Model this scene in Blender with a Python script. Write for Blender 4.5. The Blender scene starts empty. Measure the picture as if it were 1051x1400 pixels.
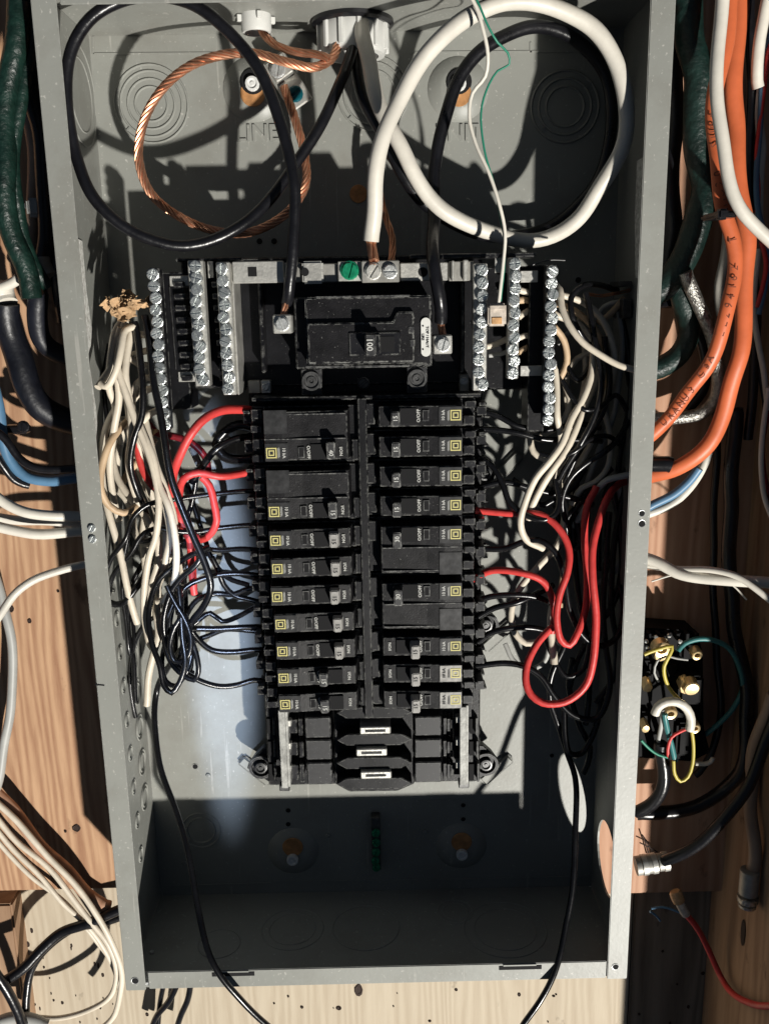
import bpy, bmesh, math, random
from mathutils import Vector, Matrix, Quaternion
random.seed(7)
S = bpy.context.scene
C = S.collection

# ------------------------------------------------------------------ camera
F, PITCH, YAW, ROLL = 1232.97, -0.2283, 0.0081, -0.0181
CAM = Vector((0.0071, -0.56, 0.0))
cp, sp, cy_, sy_ = math.cos(PITCH), math.sin(PITCH), math.cos(YAW), math.sin(YAW)
fw = Vector((sy_ * cp, cy_ * cp, sp)); rt = Vector((cy_, -sy_, 0)); up = rt.cross(fw)
cr, sr = math.cos(ROLL), math.sin(ROLL)
RX = rt * cr + up * sr; UP = -rt * sr + up * cr
cam = bpy.data.cameras.new('camera'); co = bpy.data.objects.new('camera', cam); C.objects.link(co)
cam.sensor_fit = 'VERTICAL'; cam.sensor_height = 36; cam.lens = 36 * F / 1400
cam.clip_start = 0.01; cam.clip_end = 50
M = Matrix((RX, UP, -fw)).transposed().to_4x4(); M.translation = CAM
co.matrix_world = M
S.camera = co

def ray(px, py): return RX * ((px - 525.5) / F) + UP * ((700 - py) / F) + fw
def at(px, py, Y=0.0): v = ray(px, py); return CAM + v * ((Y - CAM.y) / v.y)
def atx(px, py, X): v = ray(px, py); return CAM + v * ((X - CAM.x) / v.x)
def atz(px, py, Z): v = ray(px, py); return CAM + v * ((Z - CAM.z) / v.z)
def pxm(P): return (P - CAM).dot(fw) / F          # metres per pixel at a point

# ------------------------------------------------------------------ world and lamps
w = bpy.data.worlds.new('World'); S.world = w; w.use_nodes = True
bg = w.node_tree.nodes['Background']; bg.inputs[0].default_value = (0.55, 0.72, 1.0, 1); bg.inputs[1].default_value = 0.062
S.view_settings.view_transform = 'Standard'; S.view_settings.look = 'None'; S.view_settings.gamma = 1; S.view_settings.exposure = 0
S.cycles.max_bounces = 6; S.cycles.diffuse_bounces = 1

def lamp(name, kind, loc, target, energy, color, size, **k):
    l = bpy.data.lights.new(name, kind); l.energy = energy; l.color = color
    o = bpy.data.objects.new(name, l); C.objects.link(o); o.location = loc
    d = (Vector(target) - Vector(loc)).normalized(); o.rotation_euler = d.to_track_quat('-Z', 'Y').to_euler()
    if kind in ('POINT', 'SPOT'): l.shadow_soft_size = size
    for a, b in k.items(): setattr(l, a, b)
    return o
WORK = Vector((0.118 + .45 * 4, 0.1 - 4, -0.39 - .73 * 4))
lamp('work_lamp', 'SPOT', WORK, (0, 0.05, -0.12), 1830, (1.0, 0.965, 0.895), 0.066, spot_size=math.radians(28), spot_blend=0.4)
bt = at(300, 862, 0.1027)
bl = lamp('blue_patch_lamp', 'SPOT', (-0.02, -0.95, -0.20), bt, 62, (0.58, 0.72, 1.0), 0.006, spot_size=math.radians(21), spot_blend=0.9)  # narrow bluish spot added to light the patch left of the lower breakers
bl.scale = (0.17, 1, 1)

# ------------------------------------------------------------------ materials
def mat(name, base, rough=0.5, metal=0.0, var=0.0, vscale=30, bump=0.0, bscale=200, col2=None, spec=0.5, coat=0.0, stretch=(1, 1, 1), scr=0.0, anis=False):
    m = bpy.data.materials.new(name); m.use_nodes = True; nt = m.node_tree; N = nt.nodes; L = nt.links
    b = N['Principled BSDF']; b.inputs['Base Color'].default_value = (*base, 1)
    b.inputs['Roughness'].default_value = rough; b.inputs['Metallic'].default_value = metal
    b.inputs['Specular IOR Level'].default_value = spec; b.inputs['Coat Weight'].default_value = coat
    tc = N.new('ShaderNodeTexCoord'); mp = N.new('ShaderNodeMapping'); mp.inputs['Scale'].default_value = stretch
    L.new(tc.outputs['Object'], mp.inputs[0])
    if var or col2:
        n = N.new('ShaderNodeTexNoise'); n.inputs['Scale'].default_value = vscale; n.inputs['Detail'].default_value = 6; n.inputs['Roughness'].default_value = .65
        L.new(mp.outputs[0], n.inputs['Vector'])
        r = N.new('ShaderNodeValToRGB'); e = r.color_ramp.elements; e[0].position = .35; e[1].position = .68
        c2 = col2 or tuple(min(1, c * (1 + var)) for c in base); c1 = base if col2 else tuple(c * (1 - var) for c in base)
        e[0].color = (*c1, 1); e[1].color = (*c2, 1)
        L.new(n.outputs['Fac'], r.inputs[0]); L.new(r.outputs[0], b.inputs['Base Color'])
        mr = N.new('ShaderNodeMapRange'); mr.inputs[3].default_value = max(0, rough - .08); mr.inputs[4].default_value = min(1, rough + .12)
        L.new(n.outputs['Fac'], mr.inputs[0]); L.new(mr.outputs[0], b.inputs['Roughness'])
    if bump:
        n2 = N.new('ShaderNodeTexNoise'); n2.inputs['Scale'].default_value = bscale; n2.inputs['Detail'].default_value = 4
        L.new(mp.outputs[0], n2.inputs['Vector'])
        bu = N.new('ShaderNodeBump'); bu.inputs['Strength'].default_value = bump; bu.inputs['Distance'].default_value = .001
        L.new(n2.outputs['Fac'], bu.inputs['Height']); L.new(bu.outputs[0], b.inputs['Normal'])
    return m

def edge_scuff_glint(m, col, rad=.0010, amt=.9):  # lightens edges: scuffs, and edge highlights painted into the colour
    nt = m.node_tree; N = nt.nodes; L = nt.links; b = N['Principled BSDF']
    src = b.inputs['Base Color'].links[0].from_socket
    bv = N.new('ShaderNodeBevel'); bv.samples = 4; bv.inputs[0].default_value = rad
    g = N.new('ShaderNodeNewGeometry'); d = N.new('ShaderNodeVectorMath'); d.operation = 'DOT_PRODUCT'
    L.new(bv.outputs[0], d.inputs[0]); L.new(g.outputs['Normal'], d.inputs[1])
    r = N.new('ShaderNodeMapRange'); r.inputs[1].default_value = .985; r.inputs[2].default_value = .90; L.new(d.outputs['Value'], r.inputs[0])
    tc = [n for n in N if n.type == 'TEX_COORD'][0]; n = N.new('ShaderNodeTexNoise'); n.inputs['Scale'].default_value = 330; n.inputs['Detail'].default_value = 3
    oi = N.new('ShaderNodeObjectInfo'); ad = N.new('ShaderNodeVectorMath'); L.new(tc.outputs['Object'], ad.inputs[0]); L.new(oi.outputs['Random'], ad.inputs[1]); L.new(ad.outputs[0], n.inputs['Vector'])
    r2 = N.new('ShaderNodeMapRange'); r2.inputs[1].default_value = .42; r2.inputs[2].default_value = .60; L.new(n.outputs['Fac'], r2.inputs[0])
    mu = N.new('ShaderNodeMath'); mu.operation = 'MULTIPLY'; L.new(r.outputs[0], mu.inputs[0]); L.new(r2.outputs[0], mu.inputs[1])
    n3 = N.new('ShaderNodeTexNoise'); n3.inputs['Scale'].default_value = 900; n3.inputs['Detail'].default_value = 1; L.new(ad.outputs[0], n3.inputs['Vector'])
    r3 = N.new('ShaderNodeMapRange'); r3.inputs[1].default_value = .72; r3.inputs[2].default_value = .80; r3.inputs[4].default_value = .6; L.new(n3.outputs['Fac'], r3.inputs[0])
    mxx = N.new('ShaderNodeMath'); mxx.operation = 'MAXIMUM'; L.new(mu.outputs[0], mxx.inputs[0]); L.new(r3.outputs[0], mxx.inputs[1])
    m2 = N.new('ShaderNodeMath'); m2.operation = 'MULTIPLY'; m2.inputs[1].default_value = amt; L.new(mxx.outputs[0], m2.inputs[0])
    mx = N.new('ShaderNodeMix'); mx.data_type = 'RGBA'; mx.inputs[7].default_value = (*col, 1); L.new(m2.outputs[0], mx.inputs[0]); L.new(src, mx.inputs[6]); L.new(mx.outputs[2], b.inputs['Base Color'])
def wood(name, c_lo, c_hi, axis=2, knots=True, rough=.7, gs=1.0):
    m = bpy.data.materials.new(name); m.use_nodes = True; nt = m.node_tree; N = nt.nodes; L = nt.links
    b = N['Principled BSDF']; b.inputs['Specular IOR Level'].default_value = .25
    tc = N.new('ShaderNodeTexCoord'); mp = N.new('ShaderNodeMapping')
    s = [14 * gs, 14 * gs, 14 * gs]; s[axis] = 1.3 * gs
    mp.inputs['Scale'].default_value = s; L.new(tc.outputs['Object'], mp.inputs[0])
    d = N.new('ShaderNodeTexNoise'); d.inputs['Scale'].default_value = 1.1; d.inputs['Detail'].default_value = 2
    L.new(mp.outputs[0], d.inputs['Vector'])
    mx = N.new('ShaderNodeVectorMath'); mx.operation = 'MULTIPLY_ADD'; mx.inputs[1].default_value = (1.6, 1.6, 1.6)
    L.new(d.outputs['Color'], mx.inputs[0]); L.new(mp.outputs[0], mx.inputs[2])
    wv = N.new('ShaderNodeTexWave'); wv.bands_direction = 'X' if axis != 0 else 'Z'; wv.inputs['Scale'].default_value = 2.1; wv.inputs['Distortion'].default_value = 3.5; wv.inputs['Detail'].default_value = 5; wv.inputs['Detail Scale'].default_value = 1.6
    L.new(mx.outputs[0], wv.inputs['Vector'])
    fi = N.new('ShaderNodeTexNoise'); fi.inputs['Scale'].default_value = 9; fi.inputs['Detail'].default_value = 8; fi.inputs['Roughness'].default_value = .7
    L.new(mp.outputs[0], fi.inputs['Vector'])
    mi = N.new('ShaderNodeMix'); mi.data_type = 'FLOAT'; mi.inputs[0].default_value = .72
    L.new(wv.outputs['Fac'], mi.inputs[2]); L.new(fi.outputs['Fac'], mi.inputs[3])
    r = N.new('ShaderNodeValToRGB'); e = r.color_ramp.elements; e[0].position = .22; e[1].position = .72
    e[0].color = (*c_lo, 1); e[1].color = (*c_hi, 1); L.new(mi.outputs[0], r.inputs[0])
    # stains, pitch pockets
    st = N.new('ShaderNodeTexNoise'); st.inputs['Scale'].default_value = 26; st.inputs['Detail'].default_value = 5; st.inputs['Roughness'].default_value = .6
    mp2 = N.new('ShaderNodeMapping'); s2 = [1.5, 1.5, 1.5]; s2[axis] = .8; mp2.inputs['Scale'].default_value = s2
    L.new(tc.outputs['Object'], mp2.inputs[0]); L.new(mp2.outputs[0], st.inputs['Vector'])
    rs = N.new('ShaderNodeValToRGB'); rs.color_ramp.elements[0].position = .63; rs.color_ramp.elements[1].position = .70
    rs.color_ramp.elements[0].color = (0, 0, 0, 1); rs.color_ramp.elements[1].color = (1, 1, 1, 1)
    L.new(st.outputs['Fac'], rs.inputs[0])
    mc = N.new('ShaderNodeMix'); mc.data_type = 'RGBA'; mc.inputs[7].default_value = (*[c * .35 for c in c_lo], 1)
    mm = N.new('ShaderNodeMath'); mm.operation = 'MULTIPLY'; mm.inputs[1].default_value = .6
    L.new(rs.outputs[0], mm.inputs[0]); L.new(mm.outputs[0], mc.inputs[0]); L.new(r.outputs[0], mc.inputs[6])
    L.new(mc.outputs[2], b.inputs['Base Color'])
    b.inputs['Roughness'].default_value = rough
    bu = N.new('ShaderNodeBump'); bu.inputs['Strength'].default_value = .35; bu.inputs['Distance'].default_value = .0008
    L.new(mi.outputs[0], bu.inputs['Height']); L.new(bu.outputs[0], b.inputs['Normal'])
    return m

grey = mat('grey_enamel', (.285, .29, .265), .42, var=.07, vscale=9, bump=.08, bscale=380, spec=.45)
def age(m, amt=.10):
    nt = m.node_tree; N = nt.nodes; L = nt.links; b = N['Principled BSDF']
    src = b.inputs['Base Color'].links[0].from_socket; tc = [n for n in N if n.type == 'TEX_COORD'][0]
    mp = N.new('ShaderNodeMapping'); mp.inputs['Scale'].default_value = (260, 200, 9); mp.inputs['Rotation'].default_value = (.1, .35, .2)
    L.new(tc.outputs['Object'], mp.inputs[0])
    n = N.new('ShaderNodeTexNoise'); n.inputs['Scale'].default_value = 1; n.inputs['Detail'].default_value = 2; L.new(mp.outputs[0], n.inputs['Vector'])
    n2 = N.new('ShaderNodeTexNoise'); n2.inputs['Scale'].default_value = 420; n2.inputs['Detail'].default_value = 2; L.new(tc.outputs['Object'], n2.inputs['Vector'])
    n3 = N.new('ShaderNodeTexNoise'); n3.inputs['Scale'].default_value = 16; n3.inputs['Detail'].default_value = 7; n3.inputs['Roughness'].default_value = .7; L.new(tc.outputs['Object'], n3.inputs['Vector'])
    def rmp(s, lo, hi):
        r = N.new('ShaderNodeMapRange'); r.inputs[1].default_value = lo; r.inputs[2].default_value = hi; L.new(s, r.inputs[0]); return r.outputs[0]
    def mul(p, q):
        r = N.new('ShaderNodeMath'); r.operation = 'MULTIPLY'; L.new(p, r.inputs[0])
        if isinstance(q, float): r.inputs[1].default_value = q
        else: L.new(q, r.inputs[1])
        return r.outputs[0]
    def add(p, q): r = N.new('ShaderNodeMath'); r.operation = 'MAXIMUM'; L.new(p, r.inputs[0]); L.new(q, r.inputs[1]); return r.outputs[0]
    scr = mul(rmp(n.outputs['Fac'], .66, .70), rmp(n3.outputs['Fac'], .48, .55)); dust = mul(rmp(n2.outputs['Fac'], .67, .73), .75)
    mask = add(mul(scr, .55), dust)
    mx = N.new('ShaderNodeMix'); mx.data_type = 'RGBA'; mx.inputs[7].default_value = (.50, .49, .45, 1); L.new(mask, mx.inputs[0]); L.new(src, mx.inputs[6])
    dm = N.new('ShaderNodeMix'); dm.data_type = 'RGBA'; dm.inputs[7].default_value = (.20, .19, .165, 1)
    L.new(mul(rmp(n3.outputs['Fac'], .48, .66), .42), dm.inputs[0]); L.new(mx.outputs[2], dm.inputs[6]); L.new(dm.outputs[2], b.inputs['Base Color'])
age(grey)
greyd = mat('knockout_grey', (.25, .255, .235), .38, var=.06, vscale=20)
black = mat('black_plastic', (.005, .005, .0065), .38, var=.35, vscale=60, bump=.08, bscale=900, spec=.35)
blackg = mat('black_gloss_plastic', (.008, .008, .010), .3, var=.3, vscale=80)
bface = mat('breaker_face', (.0058, .0054, .0066), .38, var=.4, vscale=90, bump=.1, bscale=1200, spec=.4)
handle_m = mat('handle_plastic', (.022, .022, .024), .5, var=.3, vscale=300)
for m_ in (black, blackg, bface, handle_m): edge_scuff_glint(m_, (.30, .30, .28))
hl_m = mat('lit_handle', (.33, .32, .30), .55, var=.25, vscale=400)  # pale copy of the handle plastic, light on the toggles painted in
steel = mat('zinc_steel', (.62, .63, .62), .38, .7, var=.2, vscale=150, bump=.25, bscale=700)
screwm = mat('screw_zinc', (.78, .81, .80), .27, .82, var=.15, vscale=300, bump=.3, bscale=900)
alu = mat('aluminium', (.58, .57, .53), .45, .65, var=.18, vscale=90, bump=.2, bscale=500)
dull = mat('dull_nickel', (.38, .37, .34), .5, .6, var=.2, vscale=120)
dkmetal = mat('dark_screw', (.11, .11, .11), .4, .8, var=.3, vscale=300)
greenp = mat('green_screw', (.012, .26, .13), .3, .3, var=.3, vscale=300)
tealp = mat('teal_screw', (.005, .10, .13), .3, .3)
copper = mat('copper', (.72, .36, .22), .36, .85, var=.35, vscale=70)
railm = mat('rail_metal', (.36, .36, .34), .6, .3, var=.35, vscale=160, bump=.3, bscale=500)
brass = mat('brass', (.88, .66, .36), .32, .7, var=.15, vscale=120)
yel = mat('yellow_print', (.62, .56, .22), .6)
prt = mat('white_print', (.55, .55, .52), .6)
dprt = mat('black_print', (.01, .01, .012), .6)
whitep = mat('white_sticker', (.72, .72, .68), .5, var=.08, vscale=200)
ink = mat('faded_ink', (.22, .06, .03), .6)
lab_m = mat('rating_label_film', (.035, .035, .036), .3, var=.35, vscale=150)
lab_sheen = mat('rating_label_sheen', (.33, .32, .30), .5, var=.35, vscale=220)  # pale label, the reflection on it put into the base colour
wwire = mat('white_insulation', (.72, .64, .52), .42, var=.12, vscale=45, bump=.1, bscale=300)
wbig = mat('white_cable_jacket', (.72, .68, .60), .4, var=.10, vscale=35, bump=.15, bscale=160)
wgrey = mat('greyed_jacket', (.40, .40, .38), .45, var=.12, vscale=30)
tanw = mat('tan_insulation', (.60, .43, .27), .5, var=.15, vscale=45)
kwire = mat('black_insulation', (.006, .006, .007), .24, var=.3, vscale=80, bump=.1, bscale=250)
kbig = mat('black_cable_jacket', (.008, .008, .010), .28, var=.35, vscale=60, bump=.25, bscale=260)
rwire = mat('red_insulation', (.66, .055, .050), .42, var=.15, vscale=60, bump=.3, bscale=180)
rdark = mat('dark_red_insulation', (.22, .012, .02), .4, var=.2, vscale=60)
orange = mat('orange_jacket', (.66, .15, .055), .42, var=.13, vscale=28, bump=.25, bscale=90)
bluew = mat('blue_jacket', (.10, .22, .36), .4, var=.15, vscale=40)
navy = mat('navy_rubber', (.007, .008, .013), .4, var=.4, vscale=60, bump=.7, bscale=110)
dgreen2 = mat('shaded_green_armour', (.006, .022, .018), .42, var=.5, vscale=90, bump=.9, bscale=260)  # near-black green, shade beside the right flange put into the colour
dgreen = mat('green_armour', (.006, .023, .017), .38, var=.5, vscale=90, bump=.9, bscale=260)
greenw = mat('green_insulation', (.02, .22, .14), .4)
gteal = mat('teal_insulation', (.05, .20, .20), .35)
yelw = mat('yellow_insulation', (.55, .45, .08), .4)
tubem = mat('tan_pipe', (.36, .25, .18), .5, var=.2, vscale=25)
pvc = mat('grey_pvc', (.66, .66, .63), .45, var=.08, vscale=40)
braid = mat('braided_steel', (.42, .41, .38), .35, .9, var=.5, vscale=350, bump=1.0, bscale=700)
splice = mat('clear_splice', (.62, .54, .46), .25, var=.3, vscale=200, spec=.7)
splo = mat('amber_splice', (.72, .42, .20), .25, var=.3, vscale=120, spec=.7)
paperm = mat('torn_kraft_paper', (.62, .40, .22), .8, var=.25, vscale=90)
labelm = mat('paper_label', (.78, .76, .70), .6, var=.35, vscale=350)
rubber = mat('black_bakelite', (.004, .004, .005), .62, var=.4, vscale=60, spec=.15)
holem = mat('hole_dark', (.004, .004, .005), .9)
scuffm = mat('corner_hole_white', (.75, .75, .72), .5)
kraftd = mat('rusty_plywood_spot', (.50, .24, .09), .6, var=.3, vscale=120)
edge_scuff_glint(grey, (.42, .42, .40), .0006, .5)
w_orange = wood('fir_board_wood', (.34, .175, .10), (.60, .375, .225), gs=1.5)
w_cream = wood('spruce_board_wood', (.46, .38, .28), (.57, .49, .375), 2, gs=1.3)
w_dark = wood('red_plywood', (.40, .20, .12), (.60, .36, .24))
w_shaded = wood('shaded_spruce_wood', (.15, .115, .085), (.30, .235, .18), 2)  # right end of the cream board, stud shadow put into a darker brown-grey
w_stud = wood('stud_wood', (.27, .16, .095), (.46, .30, .19), 2)
w_pit = mat('knot_pit', (.03, .015, .01), .8)

# ------------------------------------------------------------------ mesh helpers
def link(name, me, m=None, parent=None, loc=None, rot=None):
    o = bpy.data.objects.new(name, me); C.objects.link(o)
    if m and me is not None and not me.materials: me.materials.append(m)
    if loc is not None: o.location = loc
    if rot is not None: o.rotation_euler = rot
    if parent: o.parent = parent; o.matrix_parent_inverse = parent.matrix_world.inverted() if False else Matrix.Translation(-parent.location)
    return o
def tag(o, label=None, cat=None, group=None, kind=None):
    if label: o['label'] = label
    if cat: o['category'] = cat
    if group: o['group'] = group
    if kind: o['kind'] = kind
    return o
def thing(name, label, cat, loc=(0, 0, 0), group=None):
    o = bpy.data.objects.new(name, None); C.objects.link(o); o.location = loc; o.empty_display_size = .01
    return tag(o, label, cat, group)
def mesh(name, vs, fs, m=None, smooth=False):
    me = bpy.data.meshes.new(name); me.from_pydata([tuple(v) for v in vs], [], fs); me.update()
    if m: me.materials.append(m)
    if smooth:
        for p in me.polygons: p.use_smooth = True
    return me
class MB:
    def __init__(s): s.v = []; s.f = []
    def add(s, vs, fs):
        n = len(s.v); s.v += [Vector(v) for v in vs]; s.f += [tuple(i + n for i in f) for f in fs]; return s
    def box(s, x0, x1, y0, y1, z0, z1, ch=0.0):
        """box; front (low y) face chamfered by ch"""
        if ch <= 0:
            v = [(x0, y0, z0), (x1, y0, z0), (x1, y1, z0), (x0, y1, z0), (x0, y0, z1), (x1, y0, z1), (x1, y1, z1), (x0, y1, z1)]
            f = [(0, 3, 2, 1), (4, 5, 6, 7), (0, 1, 5, 4), (1, 2, 6, 5), (2, 3, 7, 6), (3, 0, 4, 7)]
        else:
            c = ch
            v = [(x0 + c, y0, z0 + c), (x1 - c, y0, z0 + c), (x1 - c, y0, z1 - c), (x0 + c, y0, z1 - c),
                 (x0, y0 + c, z0), (x1, y0 + c, z0), (x1, y0 + c, z1), (x0, y0 + c, z1),
                 (x0, y1, z0), (x1, y1, z0), (x1, y1, z1), (x0, y1, z1)]
            f = [(0, 1, 2, 3), (0, 4, 5, 1), (1, 5, 6, 2), (2, 6, 7, 3), (3, 7, 4, 0), (4, 8, 9, 5), (5, 9, 10, 6), (6, 10, 11, 7), (7, 11, 8, 4), (11, 10, 9, 8)]
        return s.add(v, f)
    def lathe(s, prof, n=16, axis='Y', c=(0, 0, 0), close=True):
        """prof: list (r, h) ; h along -Y (towards viewer) when axis Y"""
        vs = []; c = Vector(c)
        for r, h in prof:
            for k in range(n):
                a = 2 * math.pi * k / n
                if axis == 'Y': vs.append(c + Vector((r * math.cos(a), -h, r * math.sin(a))))
                elif axis == 'Z': vs.append(c + Vector((r * math.cos(a), r * math.sin(a), h)))
                else: vs.append(c + Vector((h, r * math.cos(a), r * math.sin(a))))
        fs = []
        for i in range(len(prof) - 1):
            for k in range(n):
                a, b = i * n + k, i * n + (k + 1) % n
                fs.append((a, b, b + n, a + n))
        if close:
            if prof[0][0] > 1e-6: fs.append(tuple(range(n))[::-1])
            if prof[-1][0] > 1e-6: fs.append(tuple(range((len(prof) - 1) * n, len(prof) * n)))
        return s.add(vs, fs)
    def prism(s, pts, y0, y1, ch=0.0):
        """outline in XZ extruded from y0 (front) to y1"""
        n = len(pts); cx = sum(p[0] for p in pts) / n; cz = sum(p[1] for p in pts) / n
        vs = []
        if ch:
            for x, z in pts:
                d = Vector((cx - x, cz - z)); d = d.normalized() * ch
                vs.append((x + d.x, y0, z + d.y))
            vs += [(x, y0 + ch, z) for x, z in pts]; vs += [(x, y1, z) for x, z in pts]; L_ = 3
        else:
            vs += [(x, y0, z) for x, z in pts]; vs += [(x, y1, z) for x, z in pts]; L_ = 2
        fs = [tuple(range(n)), tuple(range((L_ - 1) * n, L_ * n))[::-1]]
        for l in range(L_ - 1):
            for k in range(n): fs.append((l * n + k, l * n + n + k, l * n + n + (k + 1) % n, l * n + (k + 1) % n))
        return s.add(vs, fs)
    def build(s, name, m, parent=None, bevel=0, smooth=False, seg=1, loc=None, rot=None):
        me = mesh(name, s.v, s.f, m)
        bm = bmesh.new(); bm.from_mesh(me)
        bmesh.ops.recalc_face_normals(bm, faces=bm.faces)
        if bevel: bmesh.ops.bevel(bm, geom=[e for e in bm.edges], offset=bevel, segments=seg, affect='EDGES', clamp_overlap=True)
        bm.to_mesh(me); bm.free()
        if smooth: shade(me)
        return link(name, me, None, parent, loc, rot)
def shade(me, ang=40):
    for p in me.polygons: p.use_smooth = True
    try: me.set_sharp_from_angle(angle=math.radians(ang))
    except Exception: pass

STUD_X = at(986, 1210, .1045).x
def catmull(P, step=0.0035):
    out = []; n = len(P)
    Q = [P[0] * 2 - P[1]] + P + [P[-1] * 2 - P[-2]]
    for i in range(n - 1):
        p0, p1, p2, p3 = Q[i:i + 4]; k = max(2, min(24, int((p2 - p1).length / step)))
        a = .5
        t1 = (p1 - p0).length ** a + 1e-6; t2 = t1 + (p2 - p1).length ** a + 1e-6; t3 = t2 + (p3 - p2).length ** a + 1e-6
        for j in range(k):
            t = t1 + (t2 - t1) * j / k
            A1 = p0 * ((t1 - t) / t1) + p1 * (t / t1); A2 = p1 * ((t2 - t) / (t2 - t1)) + p2 * ((t - t1) / (t2 - t1)); A3 = p2 * ((t3 - t) / (t3 - t2)) + p3 * ((t - t2) / (t3 - t2))
            B1 = A1 * ((t2 - t) / t2) + A2 * (t / t2); B2 = A2 * ((t3 - t) / (t3 - t1)) + A3 * ((t - t1) / (t3 - t1))
            out.append(B1 * ((t2 - t) / (t2 - t1)) + B2 * ((t - t1) / (t2 - t1)))
    out.append(P[-1].copy()); return out
def frames(path):
    T = []
    for i in range(len(path)):
        d = path[min(i + 1, len(path) - 1)] - path[max(i - 1, 0)]
        T.append(d.normalized() if d.length > 1e-9 else Vector((0, 0, 1)))
    n = Vector((0, -1, 0)); n = (n - T[0] * n.dot(T[0]))
    if n.length < 1e-3: n = Vector((1, 0, 0)) - T[0] * T[0].x
    n.normalize(); R = []
    for i, t in enumerate(T):
        if i:
            n = n - t * n.dot(t); n.normalize()
        R.append((t, n, t.cross(n)))
    return R
def tube_geo(mb, path, r, n=10, flat=1.0, wob=0.0):
    R = frames(path); vs = []; ph = random.random() * 9
    for i, (p, (t, a, b)) in enumerate(zip(path, R)):
        rr = r[i] if isinstance(r, list) else r
        if wob: rr *= 1 + wob * (math.sin(i * .55 + ph) * .6 + math.sin(i * .23 + ph * 2) * .7)
        for k in range(n):
            an = 2 * math.pi * k / n; vs.append(p + a * (rr * flat * math.cos(an)) + b * (rr * math.sin(an)))
    fs = []
    for i in range(len(path) - 1):
        for k in range(n):
            q = i * n + k; q2 = i * n + (k + 1) % n; fs.append((q, q2, q2 + n, q + n))
    fs.append(tuple(range(n))[::-1]); fs.append(tuple(range((len(path) - 1) * n, len(path) * n)))
    mb.add(vs, fs)
def to3(pts, Y=None):
    P = []; n = len(pts)
    for i, p in enumerate(pts):
        if len(p) == 3: y = p[2]
        else:
            u = i / (n - 1) * (len(Y) - 1); j = min(int(u), len(Y) - 2); y = Y[j] + (Y[j + 1] - Y[j]) * (u - j)
        v = at(p[0], p[1], y)
        if v.x > STUD_X - .006 and p[1] > 480: v = atx(p[0], p[1], STUD_X - .007)      # keep cables clear of the stud
        P.append(v)
    return P
def wire(label, m, rp, pts, Y=(.05, .05), name='wire', cat='wire', group=None, n=10, flat=1.0, wob=0.0, bare=None):
    P = to3(pts, Y); mid = P[len(P) // 2]; r = rp * pxm(mid); path = catmull(P)
    # insulation is never machine-straight
    s1, s2 = random.random() * 9, random.random() * 9
    L_ = 0
    for i in range(1, len(path) - 1):
        L_ += (path[i] - path[i - 1]).length
        path[i] = path[i] + Vector((math.sin(L_ * 95 + s1), math.sin(L_ * 70 + s2), math.cos(L_ * 80 + s1))) * r * .17
    if bare:
        t = thing(name, label, cat, P[0], group)
        mb = MB(); tube_geo(mb, path, r, n, flat, wob); mb.build('insulation', m, t, smooth=True)
        mb = MB(); e = path[-1] if bare > 0 else path[0]; d = (path[-1] - path[-2]).normalized() if bare > 0 else (path[0] - path[1]).normalized()
        tube_geo(mb, [e - d * .002, e + d * abs(bare) * .5, e + d * abs(bare)], r * .62, 8); mb.build('bare_end', copper, t, smooth=True)
        return t
    mb = MB(); tube_geo(mb, path, r, n, flat, wob)
    o = mb.build(name, m, None, smooth=True)
    c = P[0]
    for v in o.data.vertices: v.co -= c
    o.location = c
    return tag(o, label, cat, group)
def strands(label, rp, pts, Y, m=None, k=9, twist=110, name='copper_cable', cat='cable', group=None):
    P = to3(pts, Y); r = rp * pxm(P[len(P) // 2]); path = catmull(P, .0025); R = frames(path)
    t = thing(name, label, cat, P[0], group)
    L_ = [0]
    for i in range(1, len(path)): L_.append(L_[-1] + (path[i] - path[i - 1]).length)
    for s in range(k):
        q = []
        for p, (tt, a, b), l in zip(path, R, L_):
            an = 2 * math.pi * s / k + l * twist * .9; q.append(p + (a * math.cos(an) + b * math.sin(an)) * r * .68)
        mb = MB(); tube_geo(mb, q, r * (.40 if k < 6 else .30), 6); mb.build('strand', m or copper, t, smooth=True)
    return t

_tc = {}
def text_mesh(s, m, size, ext=0.00012, key=None):
    k = (s, m.name, size, ext)
    if k in _tc: return _tc[k]
    cu = bpy.data.curves.new('lettering', 'FONT'); cu.body = s; cu.size = size; cu.extrude = ext; cu.align_x = 'CENTER'; cu.align_y = 'CENTER'; cu.resolution_u = 2
    cu.offset = size * (.018 if m.name != 'faded_ink' else 0)
    o = bpy.data.objects.new('tmp', cu); C.objects.link(o); bpy.context.view_layer.update()
    dg = bpy.context.evaluated_depsgraph_get(); me = bpy.data.meshes.new_from_object(o.evaluated_get(dg)); me.name = 'lettering'
    me.materials.clear(); me.materials.append(m)
    bpy.data.objects.remove(o); _tc[k] = me; return me
def text(s, m, size, loc, rotz=0.0, parent=None, name='lettering', ext=.00012, normal=None):
    me = text_mesh(s, m, size, ext)
    o = bpy.data.objects.new(name, me); C.objects.link(o)
    base = Matrix(((1, 0, 0), (0, 0, -1), (0, 1, 0)))       # text x->X, y->Z, normal->-Y
    rot = base.to_4x4() @ Matrix.Rotation(rotz, 4, 'Z')
    o.matrix_world = Matrix.Translation(loc) @ rot
    if parent: o.parent = parent; o.matrix_parent_inverse = Matrix.Translation(-parent.location)
    return o

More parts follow.
